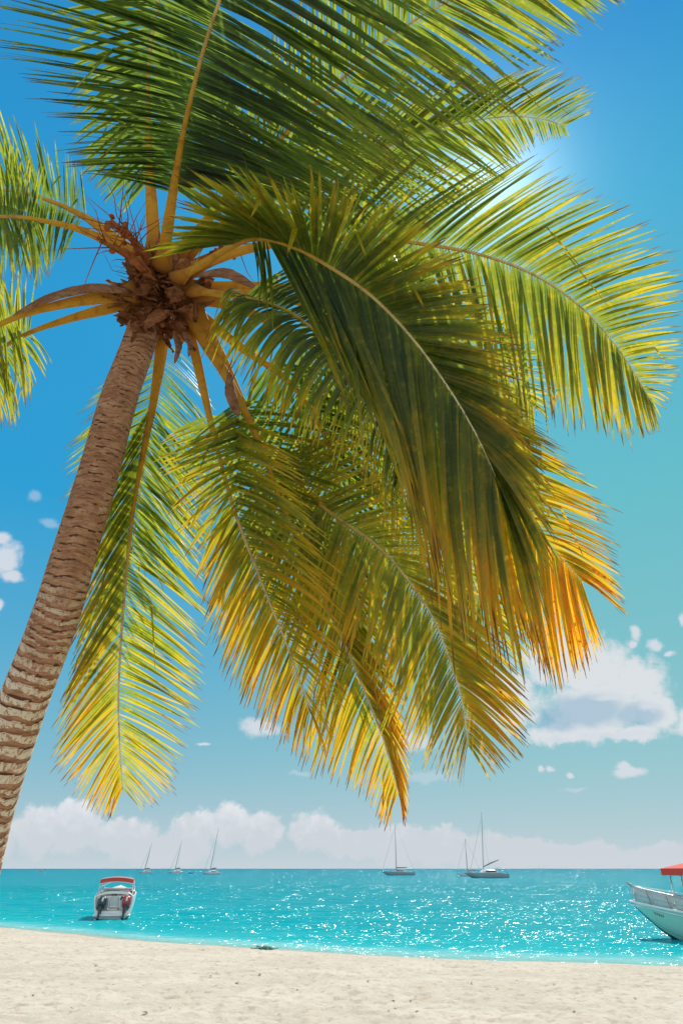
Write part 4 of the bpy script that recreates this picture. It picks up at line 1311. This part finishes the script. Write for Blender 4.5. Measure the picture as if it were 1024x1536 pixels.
def catamaran(px, py, length, mast, heading, rake, label, hm, wide=.50, mm=None, boom_up=.06, boom_len=.36, grp=None):
    loc, tt = on_sea(px, py)
    root = empty('sailing_catamaran', (loc.x, loc.y, SEA), heading)
    tag(root, label, 'sailboat', grp)
    L = length; B = L * wide
    mp = max(.09, .85 * tt / PX * .5)          # thin rigging kept at a believable stoutness
    for sx in (-1, 1):
        s_ = hull_sections(L, L * .13, L * .105, L * .12, L * .03, .7, .5, 14, .05)
        s_ = [[p + Vector((sx * B * .42, -L / 2, 0)) for p in r] for r in s_]
        h_ = MB(); h_.loft(s_, True, True)
        crease(h_.build('hull', hm, root), 40)
    d_ = MB(); d_.box((0, -L * .08, L * .095), (B * .86, L * .62, L * .05), None, L * .015); d_.tube([(-B * .4, L * .40, L * .105), (B * .4, L * .40, L * .105)], L * .012, 8)
    d_.build('bridge_deck', hm, root, False)
    cb = MB(); secs_ = []
    for y_, w_, z_ in ((-L * .26, .72, .185), (-L * .10, .76, .20), (L * .06, .70, .195), (L * .16, .55, .13)):
        secs_.append([Vector((-B * .40 * w_ / .75, y_, L * .11)), Vector((-B * .36 * w_ / .75, y_, L * z_ * .86)), Vector((-B * .26 * w_ / .75, y_, L * z_)), Vector((B * .26 * w_ / .75, y_, L * z_)), Vector((B * .36 * w_ / .75, y_, L * z_ * .86)), Vector((B * .40 * w_ / .75, y_, L * .11))])
    cb.loft(secs_, True)
    c_ = crease(cb.build('cabin', M_PALEHULL, root), 40)
    for sx in (-1, 1):
        wn = MB(); wn.box((sx * B * .385, -L * .06, L * .148), (.06, L * .26, L * .03), None, .01); wn.build('window', M_GLASSY, c_, False)
    wn = MB(); wn.box((0, -L * .262, L * .145), (B * .5, .06, L * .05), None, .01); wn.build('window', M_GLASSY, c_, False)
    bm_ = MB(); bm_.box((0, -L * .28, L * .235), (B * .55, L * .16, .06), None, .02)
    for sx in (-1, 1): bm_.tube([(sx * B * .25, -L * .34, L * .12), (sx * B * .25, -L * .34, L * .235)], .05, 6)
    bm_.build('cockpit_roof', M_PALEHULL, root, False)
    top = Vector((0, L * .08 - rake * mast, mast)); foot = Vector((0, L * .08, L * .19))
    m_ = MB(); m_.tube([foot, foot.lerp(top, .6), top], [mp * 1.2, mp, mp * .7], 8); m_.build('mast', mm or M_MASTPALE, root)
    rg_ = MB()
    wire(rg_, top.lerp(foot, .06), Vector((0, L * .44, L * .115)), mp * .38)
    for sx in (-1, 1): wire(rg_, top.lerp(foot, .10), Vector((sx * B * .42, -L * .02, L * .11)), mp * .22)
    rg_.build('rigging', mm or M_MASTPALE, root)
    bo = MB(); b0 = foot + Vector((0, -.1, L * .06)); b1 = b0 + Vector((0, -L * boom_len, L * boom_up))
    bo.tube([b0, b0.lerp(b1, .5) + Vector((0, 0, .12)), b1], [mp * 1.5, mp * 2.2, mp * 1.1], 8, True, None, 1)
    bo.build('boom', M_SAIL, root)
    return root

def sloop(px, py, length, mast, heading, label, hm, grp=None):
    loc, tt = on_sea(px, py)
    root = empty('sailing_yacht', (loc.x, loc.y, SEA), heading)
    tag(root, label, 'sailboat', grp)
    L = length; mp = max(.09, .85 * tt / PX * .5)
    s_ = [[p + Vector((0, -L / 2, 0)) for p in r] for r in hull_sections(L, L * .28, L * .085, L * .115, L * .05, .75, .5, 16, .10)]
    h_ = MB(); h_.loft(s_, True, True); crease(h_.build('hull', hm, root), 40)
    cb = MB(); secs_ = []
    for y_, w_, z_ in ((-L * .24, .085, .15), (-L * .05, .09, .165), (L * .10, .075, .15), (L * .20, .05, .115)):
        secs_.append([Vector((-L * w_, y_, L * .09)), Vector((-L * w_ * .85, y_, L * z_)), Vector((L * w_ * .85, y_, L * z_)), Vector((L * w_, y_, L * .09))])
    cb.loft(secs_, True); c_ = crease(cb.build('cabin', M_PALEHULL, root), 40)
    for sx in (-1, 1):
        wn = MB(); wn.box((sx * L * .083, -L * .04, L * .125), (.05, L * .20, L * .022), None, .01); wn.build('window', M_GLASSY, c_, False)
    foot = Vector((0, L * .08, L * .15)); top = Vector((0, L * .07, mast))
    m_ = MB(); m_.tube([foot, top], [mp * 1.2, mp * .7], 8); m_.build('mast', M_MAST, root)
    rg_ = MB(); wire(rg_, top.lerp(foot, .05), Vector((0, L * .52, L * .12)), mp * .3); wire(rg_, top, Vector((0, -L * .49, L * .10)), mp * .22)
    for sx in (-1, 1): wire(rg_, top.lerp(foot, .15), Vector((sx * L * .13, L * .06, L * .10)), mp * .2)
    rg_.build('rigging', M_MAST, root)
    bo = MB(); b0 = foot + Vector((0, -.1, L * .06)); bo.tube([b0, b0 + Vector((0, -L * .33, L * .01))], [mp * 1.7, mp * 1.3], 8); bo.build('boom', M_SAIL, root)
    return root

GY = 'yachts anchored along the horizon'
# heading: 0 = bow away from the viewer, +90 deg = bow to the left
catamaran(218, 1309.5, 9.2, 18.5, R(115), .16, 'leftmost of the three far catamarans behind the motorboat, pale with a raked mast', M_PALEHULL, grp=GY)
catamaran(264, 1310, 9.6, 18.8, R(125), .14, 'middle of the three far catamarans, pale hulls and mast leaning right', M_PALEHULL, grp=GY)
catamaran(317, 1311.5, 9.4, 22.0, R(120), .13, 'rightmost of the three far catamarans, dark stern and the tallest mast of them', M_PALEHULL, grp=GY)
sloop(598, 1313, 14.2, 20.5, R(80), 'low grey sailing yacht alone near the middle of the horizon with a bare mast', M_SLATE, grp=GY)
catamaran(730, 1317, 12.4, 19.0, R(97), .055, 'large dark grey catamaran on the glittering sea with a tall mast and long boom', M_SLATE, .5, M_MAST, .16, .42, grp=GY)
sloop(704, 1314.5, 9.5, 13.0, R(75), 'small yacht with a short mast half hidden behind the big dark catamaran', M_PALEHULL, grp=GY)

def skiff(px, py, L, heading, label, crew=0, rib=False):
    loc, tt = on_sea(px, py)
    root = empty('dinghy' if rib else 'open_skiff', (loc.x, loc.y, SEA), heading)
    tag(root, label, 'dinghy' if rib else 'small boat')
    s_ = [[p + Vector((0, -L / 2, 0)) for p in r] for r in hull_sections(L, L * .30, L * .12, L * .16, L * .04, .9, .6, 12)]
    crease(open_hull(s_, .05).build('hull', M_DARKHULL if rib else M_PALEHULL, root), 40)
    th = MB()
    for y_ in (-.22, 0.02, .22): th.box((0, L * y_, L * .09), (L * .25, L * .07, L * .015))
    th.build('thwart', M_GREYM, root, False)
    mo = MB(); mo.box((0, -L * .53, L * .16), (L * .07, L * .07, L * .14), None, L * .015); mo.build('outboard_motor', M_BLACK, root, False)
    if not rib:
        cp_ = MB(); cp_.box((0, -L * .02, L * .30), (L * .26, L * .40, L * .015), None, .01)
        cp_.build('canopy', M_GREYM, root, False)
        for sx in (-1, 1):
            for y_ in (-.2, .16):
                po_ = MB(); po_.tube([(sx * L * .12, L * y_, L * .08), (sx * L * .12, L * y_, L * .30)], .05, 6); po_.build('canopy_post', M_GREYM, root)
    return root
skiff(62, 1307.2, 8.0, R(80), 'tiny open boat with a canopy on the far left horizon beside the palm trunk')
skiff(287, 1310.5, 3.2, R(95), 'tiny dark dinghy floating between the middle and right far catamarans', rib=True)

# ================================================================== LITTER ON THE SAND
M_WEED = paint('wet_seaweed', (.05, .22, .16), .5, .4, .5, 12, dark=(.10, .07, .03))
M_DRY = fibre_mat('dry_scrap', (.32, .20, .11), (.42, .29, .17), (.18, .10, .05))

def ground_at(px, py):
    """walk the view ray through the photo pixel down to the sand"""
    a_ = Vector((0, 0, EYE)); d = (P(px, py, 1.0) - a_)
    t_ = 6.0
    for _ in range(4000):
        q = a_ + d * t_
        if q.z <= sand_base(q.x, q.y) + sand_relief(q.x, q.y): return q
        t_ += .02
    return q

rg = random.Random(12)
q = ground_at(395, 1424)
mb = MB()
for k in range(46):
    an = rg.uniform(0, 6.28); r = abs(rg.gauss(0, .22))
    p0 = Vector((r * 1.2 * math.cos(an), r * .6 * math.sin(an), .01))
    pts = [p0]
    for j in range(4): pts.append(pts[-1] + Vector((rg.gauss(0, .09), rg.gauss(0, .06), rg.uniform(-.03, .04))))
    for p_ in pts: p_.z = max(p_.z, -.02)
    mb.tube(pts, [.018, .03, .03, .02, .006], 6, True, None, .4)
weed = mb.build('seaweed_clump', M_WEED)
weed.location = q
tag(weed, 'dark green clump of washed up seaweed lying at the waterline', 'seaweed')

def scrap(seed):
    r_ = random.Random(seed)
    m_ = MB()
    n, w = 7, 4
    L, W = .13, .045
    rows = []
    ph = r_.uniform(0, 20)
    for i in range(n + 1):
        t_ = i / n
        ww = W * (math.sin(math.pi * (t_ * .9 + .05)) ** .7) * (1 + .35 * mnoise.noise(Vector((t_ * 6, ph, 0))))
        rows.append([m_.add((L * (t_ - .5) + .01 * mnoise.noise(Vector((j, t_ * 4, ph))), ww * (j / w * 2 - 1), .028 + .030 * math.sin(3 * t_ + ph) + .022 * (j / w * 2 - 1) ** 2 + .01 * mnoise.noise(Vector((t_ * 9, j, ph))))) for j in range(w + 1)])
    for i in range(n):
        for j in range(w): m_.f.append((rows[i][j], rows[i][j + 1], rows[i + 1][j + 1], rows[i + 1][j]))
    return m_
GS = 'dry scraps scattered over the sand'
protos = []
spots = [(108, 1513), (107, 1518), (218, 1521), (186, 1417), (117, 1431), (255, 1513), (149, 1494), (280, 1489), (306, 1424), (325, 1460), (312, 1460), (316, 1465), (144, 1449), (50, 1494), (192, 1508),
         (590, 1502), (617, 1502), (583, 1517), (592, 1514), (532, 1441), (482, 1515), (552, 1473), (390, 1462), (446, 1486), (355, 1476), (625, 1518), (701, 1441), (494, 1532), (523, 1479), (830, 1478), (860, 1518),
         (707, 1476), (745, 1486), (952, 1499), (900, 1447), (650, 1440), (343, 1461), (228, 1462), (80, 1452), (170, 1478)]
for k, (sx, sy) in enumerate(spots):
    q = ground_at(sx, sy)
    if k < 5:
        o = scrap(50 + k).build('dry_scrap', M_DRY)
        md = o.modifiers.new('thickness', 'SOLIDIFY'); md.thickness = .006
        protos.append(o)
    else:
        o = protos[k % 5].copy(); COL.objects.link(o)
    o.location = q + Vector((0, 0, .004))
    s_ = rg.uniform(.20, .50)
    o.scale = (s_ * 1.1, s_, s_ * .55)
    o.rotation_euler = (rg.gauss(0, .15), rg.gauss(0, .15), rg.uniform(0, 6.28))
    tag(o, 'small curled brown scrap of dry leaf lying on the pale sand', 'leaf scrap', GS)
